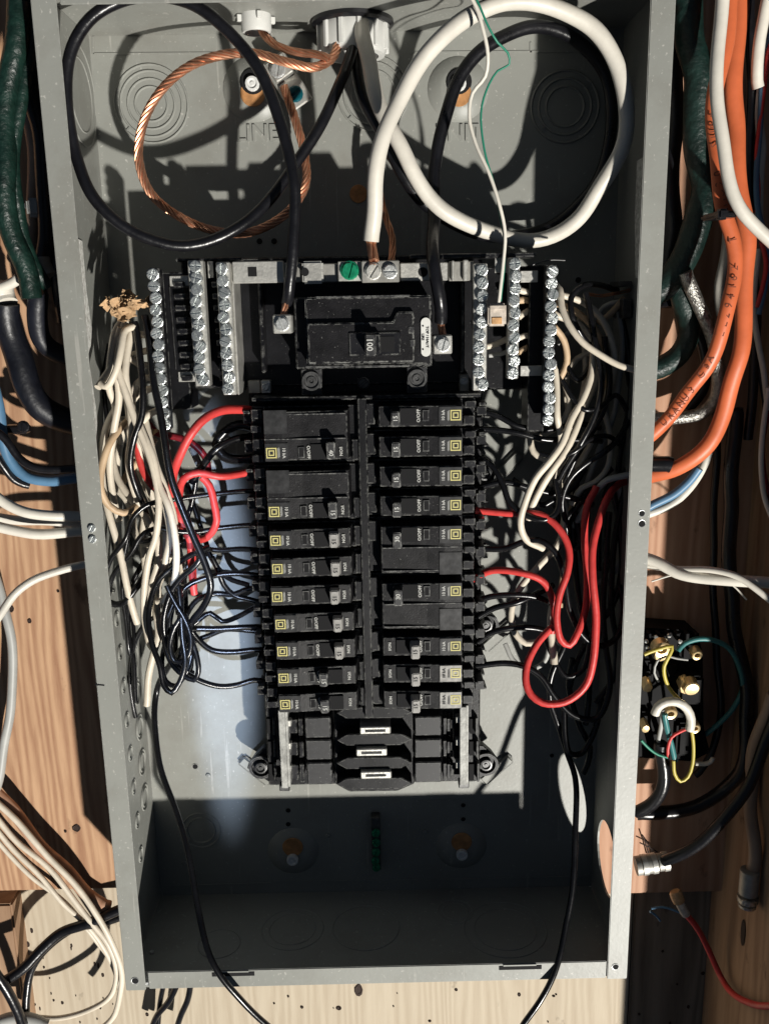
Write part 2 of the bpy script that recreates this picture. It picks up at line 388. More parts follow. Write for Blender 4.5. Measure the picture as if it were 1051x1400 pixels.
def screw_mesh(name, r, m, h=.0022, slot='one', n=14):
    mb = MB(); mb.lathe([(r, 0), (r, h * .55), (r * .82, h * .62)], n)
    g = r * .14
    if slot == 'cross':
        for q in range(4):
            a0 = q * math.pi / 2; pts = [(g * 1.2 * math.sqrt(2) * math.cos(a0 + math.pi / 4), g * 1.2 * math.sqrt(2) * math.sin(a0 + math.pi / 4))]
            for k in range(4):
                an = a0 + .2 + (math.pi / 2 - .4) * k / 3; pts.append((r * .88 * math.cos(an), r * .88 * math.sin(an)))
            mb.prism(pts, -h, -h * .5, ch=r * .12)
    elif slot == 'ring':
        mb.lathe([(r * .95, 0), (r * .95, h), (r * .7, h * 1.05), (r * .55, h * .6), (r * .3, h * .6), (r * .25, h * .9), (.0001, h * .9)], n)
    else:
        for sgn in (1, -1):
            pts = []
            for k in range(7):
                a = -math.pi / 2 + math.pi * k / 6
                pts.append((sgn * (g + (r * .88 - g) * math.cos(a)), r * .84 * math.sin(a)))
            mb.prism(pts, -h, -h * .5, ch=r * .14)
    me = mesh(name, mb.v, mb.f, m); bm = bmesh.new(); bm.from_mesh(me); bmesh.ops.recalc_face_normals(bm, faces=bm.faces); bm.to_mesh(me); bm.free()
    return me
def put(name, me, loc, parent=None, roty=0, label=None):
    o = bpy.data.objects.new(name, me); C.objects.link(o); o.location = loc; o.rotation_euler = (0, roty, 0)
    if parent: o.parent = parent; o.matrix_parent_inverse = Matrix.Translation(-parent.location)
    if label: o['label'] = label
    return o
def prect(x0, y0, x1, y1, Y):
    cx, cy = (x0 + x1) / 2, (y0 + y1) / 2
    return at(x0, cy, Y).x, at(x1, cy, Y).x, at(cx, y1, Y).z, at(cx, y0, Y).z
def pbox(name, m, x0, y0, x1, y1, Yf, Yb, parent=None, bevel=.0006, **k):
    a, b, c, d = prect(x0, y0, x1, y1, Yf); mb = MB(); mb.box(a, b, Yf, Yb, c, d)
    return mb.build(name, m, parent, bevel=bevel, **k)

# ------------------------------------------------------------------ the timber behind
def board(name, label, m, x0, x1, y0, y1, z0, z1, cat='board', pits=(), cracks=()):
    c = Vector(((x0 + x1) / 2, (y0 + y1) / 2, (z0 + z1) / 2))
    t = thing(name, label, cat, c)
    mb = MB(); mb.box(x0, x1, y0, y1, z0, z1); mb.build('plank', m, t, bevel=.0015, seg=2)
    for (px, py, r, el) in pits:
        p = at(px, py, y0); mb = MB(); rr = r * pxm(p)
        mb.lathe([(rr, .0004), (rr * .8, .0009), (rr * .45, .0002), (.0001, .0001)], 9, c=p)
        o = mb.build('knot', w_pit, t)
        for v in o.data.vertices: v.co.z = p.z + (v.co.z - p.z) * el * (1 + random.uniform(-.2, .2))
    if name != 'corner_post' and name != 'wall_stud': t['kind'] = 'structure'
    return t
BK = 0.1045
zb = at(90, 1217, BK).z
xl = at(-60, 700, BK).x
board('fir_board', 'orange fir board with a dark knot behind the left edge of the panel', w_orange, xl - .25, -.02, BK, BK + .018, zb, .8,
      pits=((105, 1132, 6, 1.0), (16, 832, 4, 1.3), (41, 849, 3, 1.2), (80, 808, 2, 1), (7, 1039, 2, 1), (90, 1136, 2, 1), (60, 380, 3, 1)))
zr = at(930, 1221, BK).z
board('plywood_sheet', 'reddish plywood sheet behind the right side of the panel', w_dark, -.019, .40, BK, BK + .018, zr, .8)
o = wire('dark rubbery strap lying across the foot of the orange fir board', w_dark, 9, [(-10, 1080), (30, 1125), (75, 1175), (115, 1218), (150, 1240)], (.085, .095), name='strap', cat='strap')
YC = BK + .02
xs = at(26, 1300, YC).x
board('spruce_board', 'pale cream spruce board running below the panel', w_cream, xs, at(862, 1300, YC).x, YC, YC + .03, -.75, zb - .004,
      pits=[(38 + random.random() * 0, 1291, 3.5, 1.2)] + [(random.uniform(60, 840), random.uniform(1352, 1398), random.choice((.8, 1.1, 1.5, 2.3)), random.uniform(.6, 1.3)) for _ in range(22)] + [(random.uniform(40, 150), random.uniform(1270, 1380), random.choice((1.0, 1.5, 2)), random.uniform(.8, 3)) for _ in range(16)] + [(490, 1353, 6, 1.6), (463, 1378, 4, .8)])
board('shaded_board', 'right end of the spruce board below the plywood, coloured dark as in shade', w_shaded, at(862, 1300, YC).x + .001, at(985, 1300, YC).x + .02, YC, YC + .03, -.75, zr - .004,
      pits=((915, 1398, 2, 1), (873, 1386, 2, 1), (905, 1300, 2, 1), (960, 1330, 3, 1), (940, 1376, 2, 1.4), (925, 1345, 1.5, 1)))
board('corner_post', 'narrow amber post standing at the lower left corner of the picture', w_stud, xl - .2, at(27, 1300, .108).x, .104, .16, -.75, zb - .012, cat='post')
sx = at(986, 1210, BK).x
st = board('wall_stud', 'vertical brown timber stud along the right margin', w_stud, sx, sx + .045, -.05, .16, -.8, .8, cat='stud')
for (py, Yk) in ((1275, .07),):
    p = atx(1016, py, sx); mb = MB(); mb.lathe([(.004, .0004), (.003, .0012), (.0001, .0009)], 12, axis='X', c=p + Vector((-.0012, 0, 0)))
    k = mb.build('knot', w_pit, st)
    for v in k.data.vertices: v.co.z = p.z + (v.co.z - p.z) * 3

# ------------------------------------------------------------------ the enclosure
W2, ZT, ZB, DP = .181, .1787, -.48, .1027
FL = .0143
box = thing('panel_enclosure', 'grey painted steel electrical enclosure with its cover removed', 'electrical box', (0, .05, (ZT + ZB) / 2))
mb = MB(); mb.box(-W2, W2, DP, DP + .0015, ZB, ZT); mb.build('back_panel', grey, box)
mb = MB(); mb.box(-W2, -W2 + .0015, .0005, DP - .0002, ZB, ZT); mb.build('side_wall', grey, box)
# right wall with the open round knockout
hy, hz, hr = .060, -.424, .0285
mb = MB(); n = 32
X0, X1 = W2 - .0015, W2
sq = .045; circ = [(hy + hr * math.cos(2 * math.pi * k / n), hz + hr * math.sin(2 * math.pi * k / n)) for k in range(n)]
ya, yb, za, zbb = .0005, DP - .0002, hz - .05, hz + .05
outer = []
for k in range(n):
    c_, s_ = math.cos(2 * math.pi * k / n), math.sin(2 * math.pi * k / n)
    t_ = min((yb - hy) / c_ if c_ > 1e-6 else 9, (hy - ya) / -c_ if c_ < -1e-6 else 9, .05 / abs(s_) if abs(s_) > 1e-6 else 9)
    outer.append((hy + c_ * t_, hz + s_ * t_))
vs = [(X0, a, b) for a, b in circ] + [(X0, a, b) for a, b in outer] + [(X1, a, b) for a, b in circ] + [(X1, a, b) for a, b in outer]
fs = []
for k in range(n):
    j = (k + 1) % n; fs += [(k, j, n + j, n + k), (2 * n + k, 3 * n + k, 3 * n + j, 2 * n + j), (k, 2 * n + k, 2 * n + j, j)]
mb.add(vs, fs)
for (c_, d_) in ((ya, za), (yb, za), (ya, zbb), (yb, zbb)):    # corner fillers
    best = sorted(range(n), key=lambda k: (outer[k][0] - c_) ** 2 + (outer[k][1] - d_) ** 2)[:6]
    pts = sorted(best)
    if pts[-1] - pts[0] > n / 2: pts = sorted(pts, key=lambda k: (k + n // 2) % n)
    for X in (X0, X1):
        for a, b in zip(pts, pts[1:]): mb.add([(X, *outer[a]), (X, *outer[b]), (X, c_, d_)], [(0, 1, 2)])
mb.box(X0, X1, ya, yb, zbb, ZT); mb.box(X0, X1, ya, yb, ZB, za)
mb.build('side_wall', grey, box)
mb = MB(); mb.box(-W2 + .0017, W2 - .0017, .0005, DP - .0002, ZB, ZB + .0015); mb.build('bottom_wall', grey, box)
mb = MB(); mb.box(-W2 + .0017, W2 - .0017, .0005, DP - .0002, ZT - .0015, ZT); mb.build('top_wall', grey, box)
def flange(pts, th=.0016):
    mb = MB(); mb.prism(pts, -th, 0); return mb.build('rim_flange', grey, box, bevel=.0005, seg=2)
flange([(-W2, ZB - .001), (-W2 + FL, ZB - .001), (-W2 + FL, ZT), (-W2, ZT)], .0016)
flange([(W2 - FL, ZB - .001), (W2, ZB - .001), (W2, ZT), (W2 - FL, ZT)], .0016)
# folded outer return of the right flange, bottom and top flange
a = at(203, 1328, 0).x; b = at(828, 1312, 0).x
zt1 = at(500, 1320, 0).z
flange([(a, ZB), (b, ZB), (b, zt1), (a, zt1)])
flange([(-W2 + FL + .002, ZT - .013), (W2 - FL - .002, ZT - .013), (W2 - FL - .002, ZT), (-W2 + FL + .002, ZT)])
mb = MB(); mb.box(-W2 + .006, -W2 + FL + .004, .0003, .012, ZB + .0018, ZB + .004); mb.build('corner_tab', steel, box)
def hole(px, py, rp, Y=-.0019, lip=True):
    p = at(px, py, Y); r = rp * pxm(p)
    mb = MB(); mb.lathe([(r * 1.25, -.0006), (r * 1.2, .0001), (r, 0), (r, -.0008)], 14, c=p, close=False); mb.build('hole_rim', steel if lip else grey, box)
    mb = MB(); mb.lathe([(r, 0.0)], 14, c=p); mb.f = [tuple(range(14))]; mb.v = [v + Vector((0, -.00005, 0)) for v in mb.v]; mb.build('screw_hole', holem, box)
for h_ in ((877, 702, 4.0, 1), (877, 716, 4.6, 1), (185, 1341, 4.5, 1), (841, 1322, 4.2, 1)): hole(*h_[:3])
sc_s = screw_mesh('screw', .0026, screwm, .0016)
for q in ((126, 722), (127, 737)): put('screw', sc_s, at(*q, -.0017), box, .5)
def slotp(px, py, wp, hp):
    a_, b_, c_, d_ = prect(px - wp / 2, py - hp / 2, px + wp / 2, py + hp / 2, -.0019)
    mb = MB(); mb.box(a_, b_, -.0020, -.0015, c_, d_); mb.build('cover_slot', holem, box)
    mb = MB(); mb.box(a_ + .003, b_ - .004, -.0024, -.0016, d_ + .0002, d_ + .0012); mb.build('slot_lip', grey, box)
slotp(319, 1332, 58, 5); slotp(711, 1323, 58, 5)
for (xa, ya_, xb, yb_, wd) in ((130, 936, 143, 937, .0005), (146, 720, 147, 728, .0002)):
    A, B = at(xa, ya_, -.0019), at(xb, yb_, -.0019); mb = MB(); mb.add([(A.x, -.0018, A.z - wd), (B.x, -.0018, B.z - wd), (B.x, -.0018, B.z + wd), (A.x, -.0018, A.z + wd)], [(0, 1, 2, 3)]); mb.build('scratch', holem, box)
# fold lines / tabs on the back panel
def strip(x0, y0, x1, y1, t=.0006, m=grey, Y=DP, name='seam'):
    A, B = at(x0, y0, Y), at(x1, y1, Y); d = (B - A).normalized(); nrm = Vector((-d.z, 0, d.x)) * .0006
    vs = [A - nrm, B - nrm, B + nrm, A + nrm]; v = [(q.x, Y - t, q.z) for q in vs] + [(q.x, Y, q.z) for q in vs]
    mb = MB(); mb.add(v, [(0, 1, 2, 3), (0, 4, 5, 1), (1, 5, 6, 2), (2, 6, 7, 3), (3, 7, 4, 0)]); return mb.build(name, m, box)
strip(128, 74, 420, 72); strip(560, 72, 825, 70); strip(128, 50, 128, 74); strip(725, 58, 725, 72)
strip(232, 1211, 370, 1207); strip(375, 1205, 660, 1202); strip(665, 1201, 800, 1198)
strip(570, 1095, 623, 1094, .0004)
# rolled corner on the left wall
def rings(name, cen, radii, axis, m=grey, wdt=.0007, hgt=.0006, part=None):
    mb = MB()
    for r in radii: mb.lathe([(r - wdt * 1.3, 0), (r - wdt * .3, hgt * 1.6), (r + wdt * .3, hgt * 1.6), (r + wdt * 1.3, 0)], 40, axis=axis, c=cen, close=False)
    return mb
def knock(px, py, radp, Y=DP):
    p = at(px, py, Y - .0001); mb = rings('k', p, [r * pxm(p) for r in radp], 'Y'); mb.build('knockout', grey, box, smooth=True)
    for ang in (.7, 3.9):
        r = radp[0] * pxm(p) * .9; mb = MB(); mb.box(-.002, .002, -.0008, 0, -.0006, .0006)
        mb.build('knockout_tie', greyd, box, loc=p + Vector((math.cos(ang) * r, 0, math.sin(ang) * r)), rot=(0, -ang, 0))
knock(207, 142, (50, 42, 32, 22)); knock(510, 128, (48, 40, 30)); knock(772, 146, (46, 36, 26)); knock(275, 1135, (26, 19))
def knock_wall(px, py, rp, X):
    p = atx(px, py, X)
    r = rp * pxm(p); mb = MB()
    for q in (r, r * .72): mb.lathe([(q - .0007, 0), (q, .0006 * (1 if X < 0 else -1)), (q + .0007, 0)], 32, axis='X', c=p, close=False)
    mb.build('knockout', grey, box, smooth=True)
knock_wall(111, 130, 66, -W2 + .0016)
for i in range(9): knock_wall(155 + i * 4.7, 800 + i * 46, 10, -W2 + .0017)
for i in range(6): knock_wall(181 + i * 3.4, 850 + i * 48, 17, -W2 + .0018)
def knock_floor(px, py, rr, Z=ZB + .0016):
    p = atz(px, py, Z); mb = MB()
    for r in rr: mb.lathe([(r - .0007, 0), (r, .0005), (r + .0007, 0)], 36, axis='Z', c=p, close=False)
    mb.build('knockout', grey, box, smooth=True)
knock_floor(300, 1290, (.016,)); knock_floor(622, 1246, (.014, .01)); knock_floor(690, 1270, (.032, .024)); knock_floor(500, 1268, (.026,)); knock_floor(400, 1270, (.024, .018))
for q in ((222, 1232), (806, 1214)):
    p = at(*q, DP - .001); mb = MB(); mb.lathe([(.0022, 0), (.0018, .0008)], 8, c=p); mb.build('corner_hole_dot', scuffm, box)  # bright corner holes drawn as raised white dots
p = atz(208, 1302, ZB + .002); mb = MB(); mb.lathe([(.0018, 0), (.0015, .001)], 8, axis='Z', c=p); mb.build('rivet', steel, box)
for q in ((267, 1048, 3.6), (394, 1108, 3.4), (394, 1127, 3.4), (633, 1101, 3.2), (633, 1120, 3.2), (355, 330, 4), (375, 330, 4), (790, 383, 4), (754, 1033, 3)): hole(*q, Y=DP - .0003, lip=False)
for q in ((285, 1060), (252, 1180), (581, 1137), (449, 1142)):
    mb = MB(); p = at(*q, DP); mb.lathe([(.0022, 0), (.0018, .001), (.0001, .0013)], 10, c=p); mb.build('rivet', greyd, box)
bossm = mat('boss_screw', (.80, .80, .78), .4, .15)
scr_boss = screw_mesh('screw', .0048, bossm, .003, 'ring')
def boss(px, py, up_):
    p = at(px, py, DP)
    mb = MB(); mb.lathe([(.021, 0), (.0195, .0015), (.013, .0045), (.0115, .005)], 30, c=p); mb.build('mounting_boss', grey, box, smooth=True)
    mb = MB(); q = at(px, py + (8 if up_ else -10), DP) + Vector((0, -.0052, 0)); mb.lathe([(.0085, 0), (.0082, .0006)], 20, c=q); mb.build('wood_in_keyhole', kraftd, box)
    if up_: mb = MB(); mb.lathe([(.0088, 0), (.0080, .0008)], 20, c=at(px, py - 8, DP) + Vector((0, -.0052, 0))); mb.build('keyhole', holem, box)
    put('screw', scr_boss, at(px, py - (4 if up_ else -5), DP) + Vector((0, -.0062, 0)), box)
boss(347, 122, True); boss(626, 122, True); boss(401, 1163, False); boss(630, 1156, False)
rings_ = at(490, 265, DP - .0004); mb = MB(); mb.lathe([(.0062, 0), (.0060, .0003)], 18, c=rings_); mb.build('wood_in_keyhole', kraftd, box)
text('LINE', grey, .0150, at(352, 183, DP - .0006), 0, box, 'raised_letters', ext=.0006)
text('LINE', grey, .0150, at(626, 180, DP - .0006), math.pi, box, 'raised_letters', ext=.0006)
# pressed slanting dimples at the four interior mounts
for (q, rz) in (((350, 1052), .75), ((678, 1050), -.75), ((680, 868), -.75), ((690, 640), -.8)):
    p = at(*q, DP); mb = MB(); mb.box(-.016, .016, -.004, 0, -.005, .005); mb.build('pressed_dimple', grey, box, bevel=.0035, seg=3, smooth=True, loc=p, rot=(0, rz, 0))
# labels stuck on the side walls
def wall_sheet(X, q, m, name, parent):
    vs = [atx(a, b, X) for a, b in q]; s = .0004 if X < 0 else -.0004
    n = len(vs); v = [tuple(p) for p in vs] + [(p.x - s, p.y, p.z) for p in vs]
    fs = [tuple(range(n)), tuple(range(n, 2 * n))[::-1]] + [(k, k + n, (k + 1) % n + n, (k + 1) % n) for k in range(n)]
    mb = MB(); mb.add(v, fs); return mb.build(name, m, parent)
t = wall_sheet(-W2 + .0022, [(100, 322), (113, 330), (119, 400), (126, 450), (123, 500), (132, 560), (138, 640), (135, 690), (118, 600), (108, 470)], labelm, 'torn_label', None)
tag(t, 'torn white paper label peeling along the inner left wall of the enclosure', 'label')
t = wall_sheet(W2 - .0022, [(884, 212), (870, 220), (867, 300), (868, 380), (884, 380)], labelm, 'wall_label', None)
tag(t, 'plain grey label stuck high on the inner right wall of the enclosure', 'label')

# ------------------------------------------------------------------ entries in the top wall
g = atz(482, 34, ZT - .004); gl = thing('conduit_locknut', 'large grey ribbed plastic locknut in the top wall of the enclosure', 'locknut', g)
mb = MB(); mb.lathe([(.0165, 0), (.0205, 0), (.0215, -.002), (.0215, -.020), (.0205, -.0225), (.0165, -.023), (.0160, -.020), (.0160, 0)], 40, axis='Z', c=g + Vector((0, 0, .004)), close=False); mb.build('ring', pvc, gl, smooth=True)
for k in range(12):
    an = k * math.pi / 6 + .2; mb = MB(); mb.box(-.0014, .0014, -.0022, .001, -.0195, 0)
    mb.build('rib', pvc, gl, bevel=.0004, loc=g + Vector((.0213 * math.cos(an), .0213 * math.sin(an), .003)), rot=(0, 0, an + math.pi / 2))
mb = MB(); mb.lathe([(.0225, 0), (.0262, 0), (.0265, -.004), (.024, -.0055), (.0225, -.005)], 36, axis='Z', c=g + Vector((0, 0, .004)), close=True); mb.build('rubber_washer', kbig, gl, smooth=True)
g2 = atz(350, 24, ZT - .003); gb = thing('cable_bushing', 'small grey plastic bushing in the top wall left of the ribbed locknut', 'bushing', g2)
mb = MB(); mb.lathe([(.0075, .003), (.0095, .003), (.0095, -.007), (.0088, -.009), (.0075, -.009), (.0072, -.006), (.0072, .003)], 28, axis='Z', c=g2, close=False); mb.build('sleeve', pvc, gb, smooth=True)
for k in range(4):
    an = k * math.pi / 2 + .3; mb = MB(); mb.box(-.0014, .0014, -.0022, .001, -.004, 0); mb.build('clip_tooth', pvc, gb, bevel=.0003, loc=g2 + Vector((.0098 * math.cos(an), .0098 * math.sin(an), .001)), rot=(0, 0, an + math.pi / 2))

# ------------------------------------------------------------------ load centre interior
lc = thing('breaker_chassis', 'black plastic breaker chassis with empty lower slots in the middle of the enclosure', 'breaker chassis', (0, .07, -.2))
mb = MB(); mb.box(-.0785, .0800, .055, .088, -.3525, -.053); mb.build('base', black, lc, bevel=.001)
mb = MB(); mb.box(-.118, .079, .052, .088, -.054, .030); mb.build('upper_base', black, lc, bevel=.001)
mb = MB(); mb.box(.0795, .112, .064, .086, -.060, .022); mb.build('upper_base', black, lc, bevel=.001)
mb = MB(); mb.box(-.0045, .0015, .026, .06, -.285, -.060); mb.build('centre_rib', black, lc, bevel=.0006)
mb = MB(); mb.box(-.073, .076, .028, .060, -.0612, -.0585); mb.build('top_rib', black, lc, bevel=.0005)
for k in range(11):      # toothed side rails
    for s in (-1, 1):
        z = (-.0735 - .0195 * k) if s < 0 else (-.071 - .0197 * k)
        mb = MB(); x0 = s * .0745
        a_, b_ = sorted((x0, x0 + s * .0065)); mb.box(a_, b_, .040, .062, z - .0035, z + .0025); mb.box(a_ + .001, b_ - .001, .034, .05, z + .0035, z + .0058)
        mb.build('rail_tooth', blackg, lc, bevel=.0004)
        if s > 0:
            mb = MB(); mb.box(.0805, .0835, .046, .060, z - .006, z - .0045); mb.box(.0805, .0828, .052, .064, z + .002, z + .0036); mb.build('rail_tooth', blackg, lc, bevel=.0003)
# empty slot ledges
for k, (ya_, yb_) in enumerate(((981, 1009), (1012, 1039), (1043, 1073))):
    for s, xs_ in ((0, (395, 410, 455)), (1, (566, 605, 618))):
        if s == 0:
            pbox('slot_ledge', blackg, 394 + k * 2, ya_ + 3, 406 + k, yb_ - 6, .046, .06, lc)
            pbox('slot_ledge', blackg, 408 + k, ya_ + 2, 414 + k, yb_ - 3, .044, .06, lc)
            pbox('slot_ledge', handle_m, 417 + k * 1.5, ya_, 452 + k, yb_, .040, .06, lc, bevel=.0008)
        else:
            pbox('slot_ledge', handle_m, 567, ya_ - 1, 603, yb_ - 3, .040, .06, lc, bevel=.0008)
            for j in range(3): pbox('slot_ledge', blackg, 606 + j * 5, ya_ + 1 + j, 610 + j * 5, yb_ - 5 - j * 4, .043 + .002 * j, .06, lc, bevel=.0003)
    for xs_ in (368, 645):
        pbox('side_slot', holem, xs_ - 3 + k * 1.5 * (1 if xs_ < 500 else -.4), ya_ + 2, xs_ + 4 + k * 1.5 * (1 if xs_ < 500 else -.4), yb_ - 6, .0535, .0545, lc, bevel=0)
        pbox('side_lip', blackg, xs_ + 5 + k, ya_ + 1, xs_ + 8 + k, yb_ - 4, .049, .056, lc, bevel=.0003)
# central bus cover with three stabs
def pp(px, py, Y): p = at(px, py, Y); return (p.x, p.z)
mb = MB(); mb.prism([pp(457, 972, .048), pp(565, 970, .048), pp(566, 1068, .048), pp(543, 1078, .048), pp(478, 1079, .048), pp(458, 1068, .048)], .044, .06); mb.build('bus_cover', black, lc, bevel=.0008)
for y_ in (975, 1012, 1044, 1072):
    mb = MB(); mb.prism([pp(459, y_, .03), pp(474, y_ - 8, .03), pp(548, y_ - 9, .03), pp(564, y_ - 1, .03), pp(548, y_ + 7, .03), pp(474, y_ + 8, .03)], .030, .05); mb.build('bus_barrier', holem if False else black, lc, bevel=.0006)
for (x_, y_) in ((513, 999), (508, 1029), (514, 1060)):
    pbox('bus_stab', alu, x_ - 21, y_ - 5, x_ + 21, y_ + 5, .0265, .05, lc, bevel=.0007)
    pbox('stab_recess', black, x_ - 14, y_ - 1.2, x_ + 14, y_ + 2, .0262, .03, lc, bevel=0)
# bright mounting rails
for (x_, y0_, y1_) in ((388, 970, 1076), (633, 965, 1072)):
    A = prect(x_ - 5, y0_, x_ + 4, y1_, .038); mb = MB(); mb.box(A[0], A[1], .036, .0385, A[2], A[3]); mb.build('mounting_rail', railm, lc, bevel=.0004)
    mb = MB(); mb.box(A[1] + .0001, A[1] + .0016, .038, .055, A[2], A[3]); mb.build('rail_web', railm, lc)
    for k in range(3):
        y = y0_ + 15 + k * 31; pbox('rail_hook', alu, x_ + (4 if x_ < 500 else -10), y, x_ + (10 if x_ < 500 else -4), y + 9, .040, .046, lc)
    pbox('rail_foot', dkmetal, x_ - 6, y1_ - 2, x_ + 8, y1_ + 6, .042, .05, lc)
# ears
ear_s = screw_mesh('screw', .0048, dkmetal, .003, 'ring')
for (x_, y_, s) in ((357, 1049, -1), (664, 1045, 1), (664, 855, 1), (662, 648, 1)):
    p = at(x_, y_, .078); mb = MB()
    pts = [(p.x + s * a_, p.z + b_) for a_, b_ in ((-.012, .016), (-.002, .015), (.005, .008), (.0115, -.002), (.002, -.009), (-.008, -.016), (-.016, -.016), (-.016, .010))]
    mb.prism(pts, .080, .088); mb.build('mounting_ear', black, lc, bevel=.0008)
    mb = MB(); mb.lathe([(.0095, -.002), (.0095, .003), (.0075, .003), (.0070, .0)], 24, c=(p.x, .080, p.z), close=False); mb.build('ear_collar', handle_m, lc, smooth=True)
    put('screw', ear_s, (p.x, .079, p.z), lc)
# upper region odds and ends
def lug(px, py, wp, label, Y=.012, dm=alu, scr=.0046, sr=.8):
    c = at(px, py, Y); t = thing('terminal_lug', label, 'terminal lug', c); h = wp / 2
    pbox('block', dm, px - h, py - h, px + h, py + h, Y, Y + .02, t, bevel=.0008)
    put('screw', screw_mesh('screw', scr, steel, .003), c + Vector((0, -.0001, 0)), t, sr); return t
lug(386, 443, 26, 'silver square lug clamping the black cable left of the main breaker', sr=-.35)
lug(605, 471, 26, 'silver square lug clamping the black cable right of the main breaker', sr=.3)
for (x_, y_) in ((426, 521), (570, 518)):
    pbox('lug_housing', handle_m, x_ - 14, y_ - 17, x_ + 14, y_ + 20, .034, .06, lc, bevel=.0007)
    p = at(x_, y_, .0335); mb = MB(); mb.lathe([(.0062, 0), (.0062, .0015), (.0048, .0015), (.0045, .0002), (.0032, .0002), (.003, .001), (.0014, .001), (.001, .0001), (.0001, .0001)], 26, c=p); mb.build('socket_screw', dkmetal, lc, smooth=True)
put('screw', screw_mesh('screw', .0042, dkmetal, .002), at(497, 524, .052), lc, .9)
pbox('tag_terminal', dull, 339, 520, 356, 538, .047, .054, lc); pbox('tag_terminal', steel, 357, 520, 370, 538, .045, .054, lc)
put('screw', screw_mesh('screw', .0026, steel, .002), at(363, 529, .0449), lc, .4)
pbox('tag_terminal', dull, 628, 512, 641, 537, .045, .054, lc); put('screw', screw_mesh('screw', .0028, steel, .002), at(634, 521, .0449), lc, .9)
for x_ in (358, 633): pbox('partition', blackg, x_ - 3, 385, x_ + 2, 510, .036, .053, lc, bevel=.0008)
pbox('upper_lip', blackg, 560, 346, 733, 353, .030, .052, lc); pbox('upper_lip', blackg, 240, 352, 330, 357, .040, .052, lc)

# ------------------------------------------------------------------ neutral strap with bonding screws
ns = thing('neutral_strap', 'flat silver neutral strap crossing above the main breaker', 'neutral strap', at(450, 370, 0.0230))
pbox('strap_plate', alu, 318, 357, 388, 387, 0.0220, 0.0250, ns, bevel=.0005); pbox('strap_plate', dull, 388, 359, 412, 386, 0.0240, 0.0270, ns, bevel=.0005)
pbox('strap_plate', alu, 413, 357, 442, 388, 0.0190, 0.0230, ns, bevel=.0012, seg=2); pbox('strap_plate', dull, 440, 360, 462, 386, 0.0230, 0.0260, ns)
pbox('strap_plate', alu, 462, 357, 494, 385, 0.0180, 0.0240, ns, bevel=.0005)
pbox('strap_plate', alu, 547, 359, 612, 384, 0.0220, 0.0250, ns, bevel=.0005); pbox('strap_plate', dull, 613, 357, 648, 384, 0.0240, 0.0270, ns)
pbox('strap_fold', alu, 617, 356, 621, 384, 0.0200, 0.0270, ns)
pbox('strap_fold', alu, 633, 355, 640, 384, 0.0200, 0.0270, ns); pbox('strap_hole', holem, 339, 365, 351, 378, 0.0218, 0.0225, ns, bevel=0)
for (x_, y_, r_) in ((417, 372, 5.5), (578, 372, 6.5)):
    p = at(x_, y_, 0.0188 if x_ < 500 else 0.0218); mb = MB(); mb.lathe([(r_ * pxm(p), 0), (r_ * pxm(p), .0002)], 16, c=p); mb.build('strap_hole', holem, ns)
put('bonding_screw', screw_mesh('bonding_screw', .0058, greenp, .003), at(478, 370, 0.0179), ns, .3)
nl = thing('neutral_lug', 'silver two-screw lug block in the middle of the neutral strap', 'terminal lug', at(521, 371, 0.0120))
pbox('block', dull, 494, 356, 546, 386, 0.0120, .05, nl, bevel=.0006); 
put('screw', screw_mesh('screw', .0052, alu, .003), at(510, 371, 0.0119), nl, .6); put('screw', screw_mesh('screw', .0046, steel, .003), at(533, 371, 0.0119), nl, math.pi / 2)
# ------------------------------------------------------------------ terminal bars
bar_screw = screw_mesh('screw', .0038, screwm, .0034, n=12); bar_cross = screw_mesh('screw', .0038, screwm, .0032, 'cross', n=12)
def termbar(label, X, zt_, zb_, nscr, Y, wd=.0066, body=alu, rnd=0.0009, lift=0):
    c = Vector((X, Y, (zt_ + zb_) / 2)); t = thing('terminal_bar', label, 'terminal bar', c, 'screw terminal bars')
    mb = MB(); mb.box(X - wd / 2, X + wd / 2, Y, Y + .009, zb_, zt_); mb.build('bar', body, t, bevel=.0006)
    for k in range(nscr):
        z = zt_ - .004 - (zt_ - zb_ - .008) * k / (nscr - 1)
        o = put('screw', bar_screw if random.random() < .45 else bar_cross, (X + random.uniform(-rnd, rnd), Y - .0001 - random.uniform(0, .0012), z), t, random.uniform(0, 3.1)); o.rotation_euler[0] = random.uniform(-.16, .16); o.rotation_euler[2] = random.uniform(-.16, .16)
    return t
def zat(px, py, Y=.02): return at(px, py, Y).z
termbar('screw terminal bar nearest the left wall, over the white wire bundle', at(218, 470, .02).x, zat(208, 366), zat(227, 588), 14, .02, body=blackg)
termbar('second screw terminal bar from the left wall', at(272, 440, .02).x, zat(263, 356), zat(283, 528), 11, .02, wd=.0095)
termbar('third screw terminal bar from the left wall, beside the main breaker bay', at(309, 440, .02).x, zat(304, 358), zat(315, 540), 11, .02, wd=.0085)
termbar('screw terminal bar just right of the main breaker with few bright screws', at(656, 440, .02).x, zat(655, 360), zat(655, 534), 10, .02, wd=.0088, rnd=.0018)
termbar('screw terminal bar behind the clear splice connector', at(702, 430, .02).x, zat(702, 352), zat(703, 518), 10, .02, wd=.0068)
termbar('long screw terminal bar nearest the right wall', at(751, 470, .02).x, zat(755, 362), zat(748, 582), 14, .02, body=blackg)
